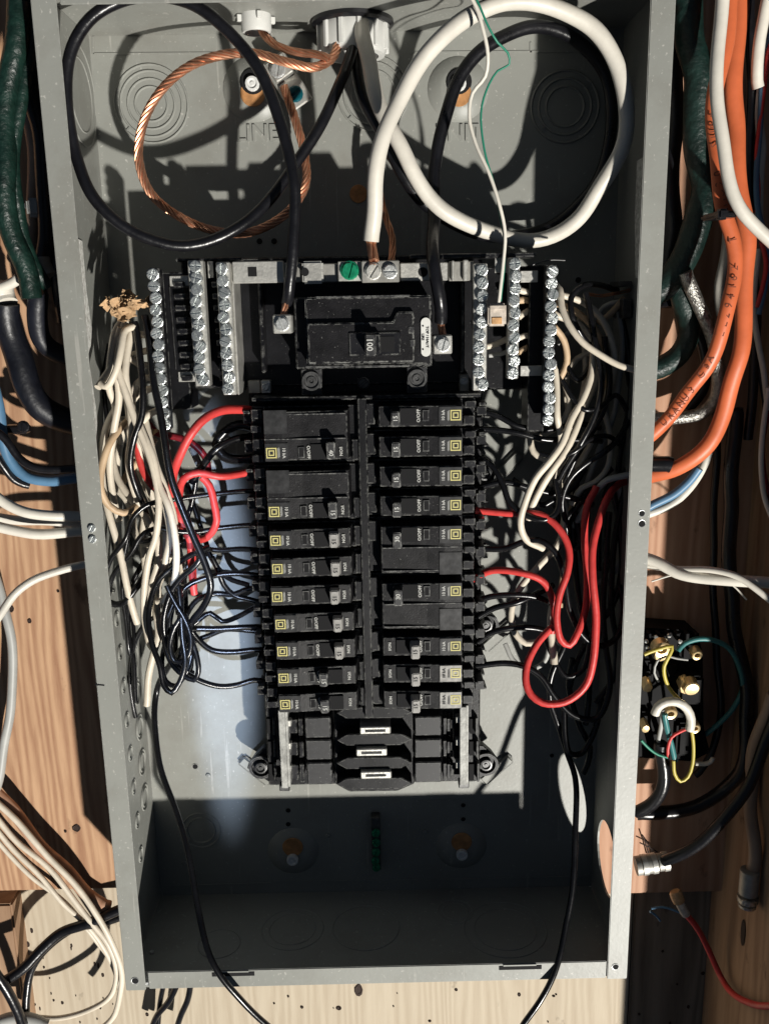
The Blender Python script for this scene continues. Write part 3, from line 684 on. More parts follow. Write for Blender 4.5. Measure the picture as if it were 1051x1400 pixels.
# black bar holders and side bus
for (x0_, y0_, x1_, y1_, Y_) in ((228, 372, 256, 560, .034), (196, 368, 206, 400, .03), (320, 360, 323, 540, .024), (722, 362, 745, 590, .036)):
    a_, b_, c_, d_ = prect(x0_, y0_, x1_, y1_, Y_); mb = MB(); mb.box(a_, b_, Y_, .06, c_, d_)
    if y1_ - y0_ > 100: mb.build('bar_holder', alu if x1_ - x0_ < 8 else black, lc, bevel=.0005)
for k in range(9):
    for x_ in (246, 298): pbox('holder_rib', blackg, x_ - 9 + k * 1.4, 385 + k * 16, x_ + 6 + k * 1.4, 393 + k * 16, .03, .05, lc, bevel=.0005)
for (x0_, y0_, x1_, y1_) in ((232, 377, 258, 391), (244, 508, 268, 522), (676, 350, 694, 373), (711, 370, 735, 386), (711, 500, 742, 514), (284, 357, 292, 380)):
    pbox('bridge_tab', alu, x0_, y0_, x1_, y1_, .033, .0345, lc, bevel=.0003)
strands('thin dull metal rod upright between the left terminal bars', .9, [(232, 392), (236, 440), (241, 505)], (.033, .033), m=dkmetal, k=3, name='bare_wire', cat='wire')
# ------------------------------------------------------------------ main breaker
mbk = thing('main_breaker', 'wide black 100 amp main breaker above the branch breakers', 'main breaker', at(500, 455, .02))
a_, b_, c_, d_ = prect(403, 405, 590, 503, .02); mb = MB(); mb.box(a_, b_, .020, .052, c_, d_); mb.build('base', black, mbk, bevel=.0008)
a_, b_, c_, d_ = prect(418, 405, 590, 500, .008); mb = MB(); mb.box(a_, b_, .008, .0199, c_, d_); mb.build('case', bface, mbk, bevel=.0010, seg=2)
a_, b_, c_, d_ = prect(421, 441, 566, 496, .004); mb = MB(); mb.prism([(a_, c_), (b_, c_), (b_, d_ + .006), (b_ - .010, d_ + .006), (b_ - .013, d_), (a_, d_)], .004, .0081); mb.build('raised_face', bface, mbk, bevel=.0006, seg=2)
pbox('toggle_frame', blackg, 477, 454, 548, 486, .0025, .0045, mbk); pbox('toggle_well', holem, 520, 460, 539, 481, .0020, .0026, mbk, bevel=0)
hd = pbox('toggle', handle_m, 499, 456, 514, 487, -.010, .004, mbk, bevel=.001)
text('100', prt, .0052, at(505, 471, -.0103), -math.pi / 2, hd, ext=.0001)
hd2 = pbox('toggle_guard', blackg, 512, 457, 520, 484, -.002, .004, mbk)
p = at(582, 461, .0065)
mb = MB(); pts = []
for k in range(24):
    an = 2 * math.pi * k / 24; pts.append((p.x + .0030 * math.cos(an), p.z + .0030 * math.sin(an) + (.0088 if math.sin(an) > 0 else -.0088)))
mb.prism(pts, .0066, .0081); lb = mb.build('sticker', whitep, mbk)
text('TOP / HAUT', dprt, .0024, at(584, 461, .0064), -math.pi / 2, lb); text('LIRE', dprt, .0022, at(578, 461, .0064), -math.pi / 2, lb)
for (yy, rz) in ((446, 0), (478, 0)): text('•', dprt, .004, at(578, yy, .0064), 0, lb)
pbox('marker', handle_m, 558, 446, 566, 456, .0035, .0045, mbk); pbox('marker', handle_m, 560, 464, 567, 474, .0035, .0045, mbk)
for q in ((432, 404, 560, 407), (418, 500, 470, 503), (486, 499, 560, 502)): pbox('case_seam', handle_m, *q, .0074, .009, mbk, bevel=.0002)

# ------------------------------------------------------------------ branch breakers (built facing right; the left column is turned half round)
_shape = {}
def shared(key, fn):
    if key not in _shape: _shape[key] = fn()
    return _shape[key]
def mk(mb, m, bevel=0, seg=1, smooth=False):
    me = mesh('part', mb.v, mb.f, m); bm = bmesh.new(); bm.from_mesh(me); bmesh.ops.recalc_face_normals(bm, faces=bm.faces)
    if bevel: bmesh.ops.bevel(bm, geom=bm.edges[:], offset=bevel, segments=seg, affect='EDGES', clamp_overlap=True)
    bm.to_mesh(me); bm.free()
    if smooth: shade(me)
    return me
def logo_mesh():
    mb = MB(); s = .0034
    def frame(h, t):
        for (x0, x1, z0, z1) in ((-h, h, h - t, h), (-h, h, -h, -h + t), (-h, -h + t, -h + t, h - t), (h - t, h, -h + t, h - t)):
            mb.box(x0, x1, -.0002, 0, z0, z1)
    frame(.0034, .00075); frame(.0018, .0007); return mk(mb, yel)
def breaker(label, side, z, poles, amps, on, lab=lab_m, hm=None, dx=0.0, dz=0.0, worn=None):
    sgn = 1 if side == 'R' else -1
    pitch = .0197 if side == 'R' else .0195
    zc = z - (poles - 1) * pitch / 2
    root = thing('branch_breaker', label, 'circuit breaker', ((-.0412 if side == 'L' else .0393) + dx, .04, zc + dz), 'branch breakers stacked in two columns')
    hh = poles * pitch / 2 - .0006
    def part(name, me, x, y, zz, parent=root, lab_=None):
        o = bpy.data.objects.new(name, me); C.objects.link(o); o.parent = parent
        o.location = (x, y, zz) if parent is root else (x, y, zz)
        if lab_: o['label'] = lab_
        return o
    # local frame: x from -.0325 (inner) to +.031 (outer), z up, y depth relative to .04
    if sgn < 0: root.rotation_euler = (0, math.pi, 0)
    off = (poles - 1) * pitch / 2            # z of the marked pole, before turning: R upper, L lower -> both +off locally
    part('body', shared(('b', poles, side), lambda: mk(MB().box(-.0395, .033, -.008, .018, -hh, hh), black, .0005)), 0, 0, 0)
    if poles == 1:
        def f():
            mb = MB(); prof = [(-.0315, -.012), (-.030, -.0205), (.0, -.0215), (.012, -.0225), (.0235, -.0225), (.0245, -.0105)]
            vs = []
            for zz, ins in ((-.0072, .0012), (.0068, .0022)):
                pass
            zz0, zz1 = -.0070, .0062
            vs = []
            for x, y in prof: vs += [(x, -.006, zz0 - .0012), (x, y, zz0), (x, y, zz1), (x, -.006, zz1 + .0022)]
            fs = []
            n_ = len(prof)
            for i in range(n_ - 1):
                for k in range(3): a = i * 4 + k; fs.append((a, a + 1, a + 5, a + 4))
                fs.append((i * 4 + 3, i * 4, i * 4 + 4, i * 4 + 7))
            fs += [(0, 1, 2, 3), (4 * n_ - 1, 4 * n_ - 2, 4 * n_ - 3, 4 * n_ - 4)]
            return mk(mb.add(vs, fs), bface, .0004)
        part('case', shared('c1', f), 0, 0, 0)
    else:
        def f():
            zz0, zz1 = -hh + .0022, hh - .004; vs = []; prof = [(-.0315, -.012), (-.030, -.0205), (.0, -.0215), (.012, -.0225), (.0235, -.0225), (.0245, -.0105)]
            for x, y in prof: vs += [(x, -.006, zz0 - .0012), (x, y, zz0), (x, y, zz1), (x, -.006, zz1 + .0022)]
            fs = []; n_ = len(prof)
            for i in range(n_ - 1):
                for k in range(3): a = i * 4 + k; fs.append((a, a + 1, a + 5, a + 4))
                fs.append((i * 4 + 3, i * 4, i * 4 + 4, i * 4 + 7))
            fs += [(0, 1, 2, 3), (4 * n_ - 1, 4 * n_ - 2, 4 * n_ - 3, 4 * n_ - 4)]
            return mk(MB().add(vs, fs), bface, .0004)
        part('case', shared(('c2', side), f), 0, 0, 0)
        part('joint_rib', shared('jr', lambda: mk(MB().box(-.029, .0235, -.0229, -.021, -.0004, .0004), handle_m, .0002)), 0, 0, off - .0088)
        part('joint_rib', shared('jr2', lambda: mk(MB().box(-.029, .0235, -.0223, -.020, -.0004, .0004), handle_m, .0002)), 0, 0, hh - .0048 - 2 * off if False else -hh + .004)
    # shoulders
    part('terminal_shoulder', shared(('s', side), lambda: mk(MB().box(.0252, .0325, -.0135, .004, -.0078, -.0015), blackg, .0005)), 0, 0, off)
    part('terminal_shoulder', shared(('s2', side), lambda: mk(MB().box(.0262, .0335, -.0115, .004, .0030, .0078), blackg, .0005)), 0, 0, off)
    if poles == 2:
        part('terminal_shoulder', shared(('s', side), None), 0, 0, -off); part('terminal_shoulder', shared(('s2', side), None), 0, 0, -off)
    part('plug_shoulder', shared('ps', lambda: mk(MB().box(-.0390, -.0325, -.0125, .004, -.0065, .0075), black, .0006)), 0, 0, off)
    # inner marks
    y = -.0222
    part('toggle_well', shared('tw', lambda: mk(MB().box(-.0075, .0075, -.0003, .0006, -.0050, .0048), holem)), -.0135, y + .0003, off)
    hx = -.0195 if on else -.0085
    hmm = hm or handle_m
    hlen = .0060 if poles == 1 else .0075
    def hf():
        mb = MB(); vs = [(-.0036, 0, -hlen), (.0036, 0, -hlen), (.0036, 0, .0042), (-.0036, 0, .0042), (-.0028, -.0088, -hlen - .0002), (.0028, -.0088, -hlen - .0002), (.0024, -.0088, .0032), (-.0024, -.0088, .0032)]
        mb.add(vs, [(0, 3, 2, 1), (4, 5, 6, 7), (0, 1, 5, 4), (1, 2, 6, 5), (2, 3, 7, 6), (3, 0, 4, 7)]); return mk(mb, hmm, .0006, 2)
    h = part('toggle', shared(('h', poles, hmm.name), hf), hx, y, off + .0004)
    def tmark(s, m, size, x, yy, zz, rz, parent=root):
        o = bpy.data.objects.new('lettering', text_mesh(s, m, size, .0001)); C.objects.link(o)
        base = Matrix(((1, 0, 0), (0, 0, -1), (0, 1, 0))).to_4x4() @ Matrix.Rotation(rz, 4, 'Z')
        o.parent = parent; o.matrix_local = Matrix.Translation((x, yy, zz)) @ base; return o
    tmark(str(amps), prt if hmm is handle_m else dprt, .0040, 0, -.0089, -.001, math.pi / 2 , h)
    tmark('O/OFF', prt, .0030, -.0046, y - .0001, off, math.pi / 2)
    if not on or side == 'L': tmark('I/ON', prt, .0028, -.0255, y + .0008, off, math.pi / 2)
    part('inspection_window', shared('iw', lambda: mk(MB().box(-.0021, .0021, -.0004, .0006, -.0036, .0036), handle_m, .0002)), .0, y - .0001, off)
    part('window_recess', shared('iwr', lambda: mk(MB().box(-.0014, .0014, -.0002, .0002, -.0028, .0028), holem)), .0, y - .0004, off)
    # rating label
    L2 = lab
    part('rating_label', shared(('rl', L2.name), lambda: mk(MB().box(.0085, .0233, -.0002, .0002, -.0062, .0055), L2)), 0, y - .0006, off)
    if poles == 2: part('rating_label', shared(('rl2', L2.name), lambda: mk(MB().box(.0085, .0233, -.0002, .0002, -.0080, .0072), L2)), 0, y - .0006, -off)
    tmark('10 kA', prt if L2 is lab_m else dprt, .0029, .0112, y - .0010, off, math.pi / 2)
    part('fine_print', shared(('fp', L2.name), lambda: mk(MB().box(-.0001, .0001, -.0001, .0001, -.0030, .0026).box(.0004, .0006, -.0001, .0001, -.0036, .0030).box(.0009, .0011, -.0001, .0001, -.0030, .0034), prt if L2 is lab_m else dprt)), .0140, y - .0010, off)
    part('square_logo', shared('lg', logo_mesh), .0192, y - .0009, off)
    return root
zR = lambda k: -.0712 - .0197 * k
zL = lambda k: -.0740 - .0195 * k
breaker('two-pole 40 amp breaker at the top of the left column', 'L', zL(0), 2, 40, True)
breaker('two-pole 15 amp breaker, second from the top of the left column', 'L', zL(2), 2, 15, True)
nth = ['third', 'fourth', 'fifth', 'sixth', 'seventh']
for i in range(5):
    breaker('single 15 amp breaker with pale toggle coloured as lit, %s from the top of the left column' % nth[i], 'L', zL(4 + i), 1, 15, True, hm=hl_m, dx=[0, .0004, -.0006, .0008, .0012][i])
breaker('switched-off single 15 amp breaker, last but one of the left column', 'L', zL(9), 1, 15, False, dx=.0012)
breaker('switched-off single 15 amp breaker at the foot of the left column', 'L', zL(10), 1, 15, False, dx=.0014)
for i, s in enumerate(('at the top', 'second from the top', 'third from the top', 'fourth from the top')):
    breaker('single 15 amp breaker with black toggle, %s of the right column' % s, 'R', zR(i), 1, 15, True)
breaker('upper two-pole 30 amp breaker of the right column', 'R', zR(4), 2, 30, True)
breaker('lower two-pole 30 amp breaker of the right column', 'R', zR(6), 2, 30, True)
for i, s in enumerate(('third from the foot', 'second from the foot', 'at the very foot')):
    breaker('single 15 amp breaker with toggle thrown outward, %s of the right column' % s, 'R', zR(8 + i), 1, 15, False, hm=hl_m, lab=lab_sheen if i else lab_m)

# ------------------------------------------------------------------ bottom ground bar
gbx = at(514, 1160, .095); t = thing('ground_bar', 'small ground bar with green screws near the bottom of the enclosure', 'ground bar', gbx)
pbox('bar', dkmetal, 508, 1118, 520, 1190, .094, DP, t)
gsm = screw_mesh('screw', .0034, greenp, .003)
for y_ in (1138, 1151, 1164, 1176, 1185): put('screw', gsm, at(514 + random.uniform(-1, 1), y_, .0939), t, random.uniform(0, 3))

# ------------------------------------------------------------------ bonding lug at the top
p = at(393, 112, .090); t = thing('bonding_lug', 'tilted silver bonding lug with teal screw gripping the bare copper', 'terminal lug', p)
for nm, m_, cx_, cz_, hw, hh_, yf in (('plate', alu, 0, 0, .0085, .0175, .088), ('clamp', alu, 0, .008, .0068, .0068, .080)):
    mb = MB(); mb.box(-hw, hw, 0, .012 if nm == 'clamp' else .003, cz_ - hh_, cz_ + hh_); mb.build(nm, m_, t, bevel=.0008, loc=Vector((p.x, yf, p.z)), rot=(0, math.radians(-32), 0))
put('screw', screw_mesh('screw', .0052, steel, .003), at(380, 96, .079), t, .2)
put('screw', screw_mesh('screw', .0052, tealp, .003), at(404, 129, .087), t, .9)
t = at(347, 128, .09)

G_W = 'white wires in the left bundle'
def W(label, pts, Y, m=None, r=4.9, **k): return wire(label, m or wwire, r, pts, Y, **k)
def K(label, pts, Y, r=3.7, **k): return wire(label, kwire, r, pts, Y, **k)
def RD(label, pts, Y, r=5.2, **k): return wire(label, rwire, r, pts, Y, **k)
# --- big service cables, upper bay
wire('thick black cable making the large left ring, from the locknut down to the left lug', kbig, 8.4,
     [(486, 26), (482, 60), (471, 100), (444, 161), (410, 215), (373, 267), (328, 311), (277, 332), (227, 333), (176, 315), (131, 272), (103, 212), (93, 135), (98, 66), (122, 26), (166, 2), (215, -5), (265, 6), (305, 34), (343, 80), (372, 135), (392, 192), (401, 250), (403, 303), (401, 350), (394, 398), (392, 414)],
     (.065, .055, .045, .03, .02, .012, .010, .010, .012, .014, .012, .008, .010, .020), cat='cable', n=16, wob=.02)
strands('copper end of the black cable in the left lug', 4.5, [(392, 410), (389, 424), (386, 438)], (.018, .016), k=5, twist=120)
strands('copper end of the black cable in the right lug', 5.0, [(602, 438), (604, 452), (605, 468)], (.021, .021), k=5, twist=120)
wire('thick white cable making the large right ring and ending above the neutral lug', wbig, 11.0,
     [(496, 20), (497, 50), (505, 95), (520, 142), (541, 190), (565, 238), (611, 289), (672, 321), (737, 326), (785, 303), (818, 262), (848, 205), (856, 141), (842, 86), (806, 36), (757, 8), (697, 4), (640, 22), (598, 58), (566, 100), (541, 146), (524, 190), (514, 240), (510, 290), (507, 330)],
     (.065, .055, .042, .030, .025, .025, .032, .044, .052, .046, .036, .026, .021, .020, .018, .014, .010, .008, .006, .006, .006, .006, .008, .012, .017), cat='cable', n=18, wob=.025)
strands('frayed copper end of the white cable in the neutral lug', 7, [(507, 326), (509, 342), (511, 357)], (.018, .010), k=5, twist=60)
wire('thick black cable making the ring inside the white one, down to the right lug', kbig, 8.6,
     [(480, 22), (484, 62), (497, 128), (522, 185), (548, 232), (585, 282), (640, 316), (700, 322), (762, 306), (806, 262), (830, 205), (837, 150), (826, 100), (795, 60), (750, 40), (705, 42), (660, 66), (626, 112), (605, 170), (595, 235), (592, 300), (594, 360), (600, 410), (602, 440)],
     (.070, .066, .060, .056, .056, .062, .070, .080, .088, .088, .086, .082, .078, .074, .066, .058, .052, .050, .052, .053, .050, .040, .010, .011, .019), cat='cable', n=16, wob=.02)
strands('bare stranded copper conductor looping from the locknut round to the tilted lug', 6.5,
     [(466, 30), (463, 55), (455, 78), (430, 92), (395, 86), (345, 73), (300, 76), (255, 93), (217, 128), (195, 172), (190, 218), (205, 262), (240, 293), (288, 314), (340, 318), (390, 293), (417, 255), (417, 215), (404, 165), (388, 118)],
     (.068, .058, .05, .05, .05, .052, .055, .060, .065, .075, .083), k=7, twist=200)
strands('short bare copper conductor from the small bushing to the middle of the loop', 5.5, [(354, 18), (358, 42), (375, 60), (400, 70), (436, 75), (450, 80)], (.075, .055, .05), k=7)
strands('bare copper conductor dropping behind the white cable to the neutral lug', 5.0, [(516, 215), (519, 262), (528, 300), (536, 325), (536, 350), (533, 366)], (.075, .06, .036), k=6)
wire('thin white wire hanging over the white ring to the clear splice', wbig, 2.5, [(640, -10), (650, 8), (659, 35), (667, 75), (663, 105), (645, 128), (641, 160), (650, 195), (668, 235), (682, 280), (690, 320), (688, 360), (684, 395), (681, 418)], (-.012, -.010, .0, .0, .0, .008, .012))
wire('thin green wire hanging beside the thin white one', greenw, 1.5, [(646, -10), (655, 8), (664, 30), (680, 58), (694, 72), (696, 88), (680, 97), (664, 125), (657, 155), (662, 205), (676, 255), (684, 300), (689, 330), (689, 365), (684, 412)], (-.012, -.012, .0, .0, .0, .008, .012))
# clear splice between terminal bars
c = at(679, 432, .012); t = thing('splice_connector', 'clear and amber splice connector wedged between two terminal bars', 'splice connector', c)
pbox('shell', splice, 667, 415, 692, 446, .010, .020, t, bevel=.0012, seg=2); pbox('gel', splo, 672, 434, 686, 443, .0092, .0098, t, bevel=.0002); pbox('cap_ridge', splice, 669, 417, 690, 424, .0085, .0102, t, bevel=.0005)

# --- torn paper sheathing at the left knockout
def scrap(label, px, py, sz, Y, n=5):
    t = thing('paper_scrap', label, 'torn paper', at(px, py, Y))
    for k in range(n):
        c = at(px + random.uniform(-sz, sz), py + random.uniform(-sz * .6, sz * .6), Y + random.uniform(-.008, .008)); s = sz * .6 * pxm(c)
        mb = MB(); g = 5; vs = []; ax = Vector((random.uniform(-1, 1), random.uniform(-1, 1), random.uniform(-1, 1))).normalized(); q = Quaternion(ax, random.uniform(0, 3))
        for i in range(g):
            for j in range(g):
                u, v = i / (g - 1) - .5, j / (g - 1) - .5
                P = Vector((u * s * 2.2 + random.uniform(-.2, .2) * s, math.sin(u * 7 + k) * s * .35 + random.uniform(-.12, .12) * s, v * s * 1.4 + random.uniform(-.25, .25) * s)); vs.append(q @ P + c)
        fs = [(i * g + j, i * g + j + 1, (i + 1) * g + j + 1, (i + 1) * g + j) for i in range(g - 1) for j in range(g - 1)]
        mb.add(vs, fs); o = mb.build('flap', paperm, t); md = o.modifiers.new('thickness', 'SOLIDIFY'); md.thickness = .0003
scrap('crumpled kraft paper torn open at the top of the left wire bundle', 160, 424, 17, .026, 12)
scrap('smaller frayed paper tuft against the leftmost terminal bar', 188, 410, 14, .026, 10)
scrap('brown paper shred low in the left wire bundle', 208, 588, 10, .045, 5)
# --- left white bundle
W('white wire curling tightly under the torn paper', [(178, 425), (158, 455), (152, 485), (149, 512), (150, 532), (158, 552), (160, 585), (165, 610)], (.035, .028, .03, .04, .06))
W('white wire leaning left beside the torn paper', [(176, 438), (168, 462), (160, 478), (154, 500), (140, 522), (134, 530)], (.04, .03, .02))
W('long white wire running from the torn paper to the loop over the dark patch', [(172, 440), (164, 470), (160, 500), (172, 535), (186, 575), (199, 610), (210, 645), (218, 685), (214, 730), (203, 762), (198, 805), (199, 850), (204, 875)], (.032, .026, .022, .02, .022, .028))
W('long white wire ending in a hook among the black loops', [(176, 455), (168, 490), (166, 520), (180, 555), (196, 595), (209, 625), (219, 664), (230, 690), (238, 728), (242, 763), (238, 798), (224, 820), (215, 822)], (.036, .03, .022, .018, .022, .03))
W('white wire hugging the left wall and ending in a bright tip', [(158, 560), (146, 585), (139, 615), (140, 655), (151, 705), (160, 742), (172, 792), (182, 830), (188, 852)], (.05, .04, .03, .03, .035))
W('tan wire looping under the left bundle', [(186, 568), (168, 582), (150, 605), (140, 640), (139, 668), (150, 692), (168, 702), (186, 694), (196, 684)], (.05, .03, .024, .03, .045), m=tanw, r=5.0)
W('white wire crossing from the terminal bar into the bundle near the paper', [(206, 500), (190, 498), (176, 488), (170, 500), (170, 520), (176, 560), (178, 600), (186, 625)], (.04, .035, .05))
W('short white wire entering the terminal bar a third of the way down', [(210, 478), (196, 480), (184, 484), (172, 500)], (.03, .036, .045))
W('short white wire entering the terminal bar just below the paper', [(210, 462), (194, 458), (182, 462), (166, 480)], (.03, .036, .045))
W('short white wire entering the terminal bar half way down', [(212, 530), (198, 534), (186, 540), (176, 560)], (.03, .036, .045))
W('white wire swinging low behind the bundle with a curled end', [(170, 570), (165, 605), (160, 640), (160, 668), (170, 680), (180, 700), (184, 725), (196, 742), (206, 745)], (.06, .055, .05))
W('white wire at the far left running straight down past the flange', [(152, 600), (145, 640), (143, 690), (157, 740), (168, 770), (176, 800)], (.06, .06, .05))
W('white wire in the middle hanging to a long drooping tail', [(224, 780), (218, 800), (214, 840), (216, 870), (210, 895), (204, 925), (202, 950), (201, 964)], (.045, .04, .04), r=5)
W('white wire beside the drooping tail, bent sharply', [(218, 680), (224, 730), (222, 780), (216, 805), (222, 822), (232, 812), (236, 790)], (.05, .04, .04))
W('white wire running from the loop to the short tail at the left', [(199, 690), (196, 730), (200, 780), (199, 840), (206, 880), (212, 888)], (.055, .05, .045))
W('white wire half hidden behind the red wires at the left', [(190, 640), (200, 668), (210, 690), (220, 712), (236, 724), (246, 760), (250, 790)], (.06, .06, .06))
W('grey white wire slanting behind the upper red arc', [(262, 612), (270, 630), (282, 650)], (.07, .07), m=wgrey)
W('white wire running under the lower left terminal bar screws', [(186, 600), (192, 640), (206, 676), (214, 700), (220, 740), (232, 760)], (.055, .05, .06))
W('short cream wire stub below the leftmost terminal bar', [(212, 600), (205, 612), (198, 622), (180, 640), (168, 660)], (.05, .05, .055), m=tanw)
for l_, p_, y_ in (
 ('cream wire looped over the other white wires just below the torn paper', [(186, 446), (172, 452), (166, 476), (158, 508), (146, 528), (138, 524)], (.03, .016, .02)),
 ('cream wire down the centre of the left bundle with a slight S bend', [(180, 452), (174, 480), (172, 512), (178, 548), (180, 590), (176, 630), (184, 668), (196, 700)], (.035, .026, .03, .04)),
 ('cream wire at the left side of the bundle bending towards the wall', [(166, 448), (158, 470), (160, 506), (164, 545), (156, 590), (150, 635), (156, 680), (164, 712)], (.03, .03, .036, .04)),
 ('cream wire turning out of the leftmost terminal bar near its foot', [(220, 560), (206, 566), (194, 580), (190, 605), (196, 640), (206, 668), (216, 700)], (.03, .04, .045)),
 ('cream wire turning out of the leftmost terminal bar under the black drop wires', [(216, 515), (200, 516), (188, 524), (182, 548), (186, 584), (200, 618), (214, 650), (226, 690), (232, 730), (226, 770)], (.03, .036, .03, .03)),
 ('cream wire bowing across the lower part of the left bundle', [(150, 610), (158, 648), (176, 676), (196, 700), (212, 730), (216, 764), (208, 800), (206, 840)], (.05, .04, .036, .045)),
 ('cream wire nearly straight down beside the red slanting wire', [(196, 560), (204, 600), (214, 636), (226, 666), (236, 700), (240, 735)], (.04, .03, .03, .04)),
 ('cream wire that crosses behind the long hanging tails', [(232, 760), (220, 790), (206, 812), (198, 838), (206, 862), (222, 876)], (.05, .05)),
): W(l_, p_, y_)
# --- left black wires
K('black wire dropping from the torn paper along the leftmost terminal bar, left one', [(184, 440), (191, 478), (196, 526), (194, 567), (183, 600), (179, 635), (187, 668), (199, 700), (206, 730)], (.03, .022, .022, .03, .05), r=4.6)
K('black wire dropping from the torn paper and swinging through the big left tangle', [(198, 432), (206, 476), (211, 526), (219, 567), (227, 609), (235, 654), (247, 693), (262, 728), (280, 766), (288, 801), (278, 829), (262, 852), (252, 880), (246, 905)], (.028, .012, .010, .010, .014, .02, .03), r=5.0)
K('black wire straight from the second left breaker and looping to the left wall', [(356, 672), (333, 672), (286, 676), (244, 682), (201, 691), (181, 709), (173, 735), (154, 761), (143, 785)], (.045, .04, .03, .025, .03), r=3.6)
K('black wire straight from the third left breaker into the bundle', [(360, 718), (333, 719), (300, 722), (267, 727), (240, 726), (212, 723), (193, 733), (180, 755), (158, 782), (150, 800)], (.045, .04, .03, .03, .035), r=3.6)
K('black wire from the fourth left breaker fading behind the red loop', [(362, 752), (330, 750), (300, 753), (270, 748), (250, 740), (220, 736), (190, 740)], (.045, .045, .05), r=3.4)
K('black wire forming the lowest wide loop against the left wall', [(143, 820), (158, 826), (172, 822), (184, 808), (197, 790), (206, 770)], (.035, .03, .04), r=4.6)
K('black wire making the tall inner loop of the left tangle', [(362, 788), (329, 785), (290, 788), (256, 801), (234, 833), (224, 874), (233, 905), (250, 922), (266, 929), (272, 918), (268, 893), (258, 868), (252, 840)], (.045, .04, .03, .022, .02, .02), r=3.8)
K('black wire from the eighth left breaker sagging under the tangle', [(364, 932), (348, 930), (325, 937), (300, 939), (272, 930), (244, 910), (229, 882), (223, 850), (233, 812), (248, 790), (268, 772), (274, 760), (268, 752)], (.045, .04, .03, .022, .02, .02), r=4.0)
K('black wire making the outermost loop on the left side of the tangle', [(286, 748), (262, 758), (240, 773), (214, 798), (203, 838), (208, 876), (219, 909), (224, 938), (234, 948), (245, 934), (254, 905), (250, 870), (247, 835), (244, 800)], (.04, .025, .014, .012, .015, .025), r=4.0)
K('black wire doubling the outer loop with a narrow hairpin end', [(238, 820), (228, 870), (222, 905), (228, 932), (240, 938), (250, 928), (258, 912), (262, 880), (250, 850), (248, 800)], (.04, .03, .03, .04), r=3.5)
K('black wire from the fifth left breaker dipping over the lit patch', [(356, 806), (343, 804), (319, 813), (295, 812), (270, 820), (256, 838), (248, 860)], (.05, .05, .035), r=3.8)
K('black wire from the sixth left breaker, upper branch of the fan', [(358, 824), (343, 820), (320, 814), (306, 800), (298, 780), (290, 762)], (.05, .05, .045), r=3.8)
K('black wire curving from the sixth left breaker across the bluish light', [(358, 828), (345, 832), (324, 843), (304, 849), (288, 838), (270, 850), (256, 862)], (.05, .055, .05), r=3.6)
K('black wire running level from the seventh left breaker', [(362, 860), (340, 858), (300, 859), (262, 860), (248, 866)], (.05, .045, .04), r=4.2)
K('black wire from the seventh left breaker crossing the level one', [(364, 866), (340, 862), (308, 860), (285, 869), (264, 878), (250, 896), (240, 915)], (.052, .05, .045), r=3.6)
K('black wire from the eighth left breaker bending up to the left knot', [(364, 888), (345, 888), (318, 891), (290, 889), (272, 876), (261, 862), (256, 850)], (.05, .045, .04), r=4.0)
K('long black wire hanging from the left tangle out under the bottom rim', [(252, 884), (240, 900), (228, 915), (216, 942), (211, 985), (218, 1040), (239, 1104), (259, 1172), (271, 1245), (285, 1300), (300, 1332), (330, 1368), (375, 1410)], (.035, .05, .07, .06, .045, .02, -.004, -.012, .0), r=4.2)
K('thin black wire looping down the left wall of the enclosure', [(184, 700), (170, 760), (168, 810), (172, 850), (176, 885), (180, 898), (184, 880), (182, 850), (178, 838)], (.05, .05, .06), r=2.8)
for i, (lab_, pts) in enumerate((('black wire buried deep behind the white bundle, leftmost', [(150, 470), (143, 520), (147, 580), (160, 640), (150, 690), (160, 740)]), ('black wire buried deep behind the white bundle, rightmost', [(196, 560), (206, 620), (218, 680), (232, 740), (240, 800), (244, 840)]),
        ('black wire coiled under the red wires', [(255, 660), (268, 700), (282, 740), (290, 765), (310, 790), (340, 800)]), ('black wire rising behind the left loops to the red wires', [(262, 870), (250, 830), (242, 790), (246, 740), (262, 690), (270, 640)]),
        ('black wire behind the white bundle crossing to the left wall', [(232, 700), (214, 740), (196, 770), (180, 800), (176, 860), (182, 900), (186, 960)]), ('black wire twisted through the middle of the tangle', [(236, 690), (244, 740), (252, 800), (256, 850), (262, 900), (256, 925), (244, 912), (240, 860)]),
        ('black wire bent tightly beside the knot of loops', [(260, 760), (250, 800), (246, 850), (240, 890), (250, 915), (264, 920)]))):
    K(lab_, pts, (.07, .06, .05), r=3.6)
K('black wire with a glossy highlight curving from the top left breaker', [(345, 596), (320, 600), (298, 612), (280, 634), (262, 660)], (.055, .045, .05), r=5)
# --- left red wires
RD('thick red wire arching from the 40 amp breaker on the left', [(350, 562), (331, 559), (304, 561), (279, 574), (257, 600), (243, 630), (237, 655), (240, 690)], (.05, .03, .015, .02, .04), r=6.2)
RD('red wire waving level from the second left breaker', [(360, 640), (330, 647), (300, 651), (272, 647), (256, 652), (247, 662), (245, 678)], (.05, .03, .025, .035))
RD('red wire loop hanging below the level red wire', [(276, 652), (286, 665), (292, 690), (296, 710), (290, 727), (277, 737), (262, 728)], (.035, .035, .045))
RD('red wire slanting down behind the white bundle', [(187, 600), (190, 625), (200, 650), (218, 672), (236, 690), (246, 712), (258, 735), (262, 770), (266, 812)], (.04, .04, .04, .045), r=5)
RD('red wire tail below the red loops at the left', [(238, 668), (244, 700), (250, 720), (262, 745), (264, 790), (266, 808)], (.05, .05, .05), r=4.5)
wire('dark red wire in shade behind the leftmost terminal bar', rdark, 5, [(200, 575), (212, 590), (240, 596), (262, 605), (280, 625), (285, 650)], (.06, .06), name='wire')
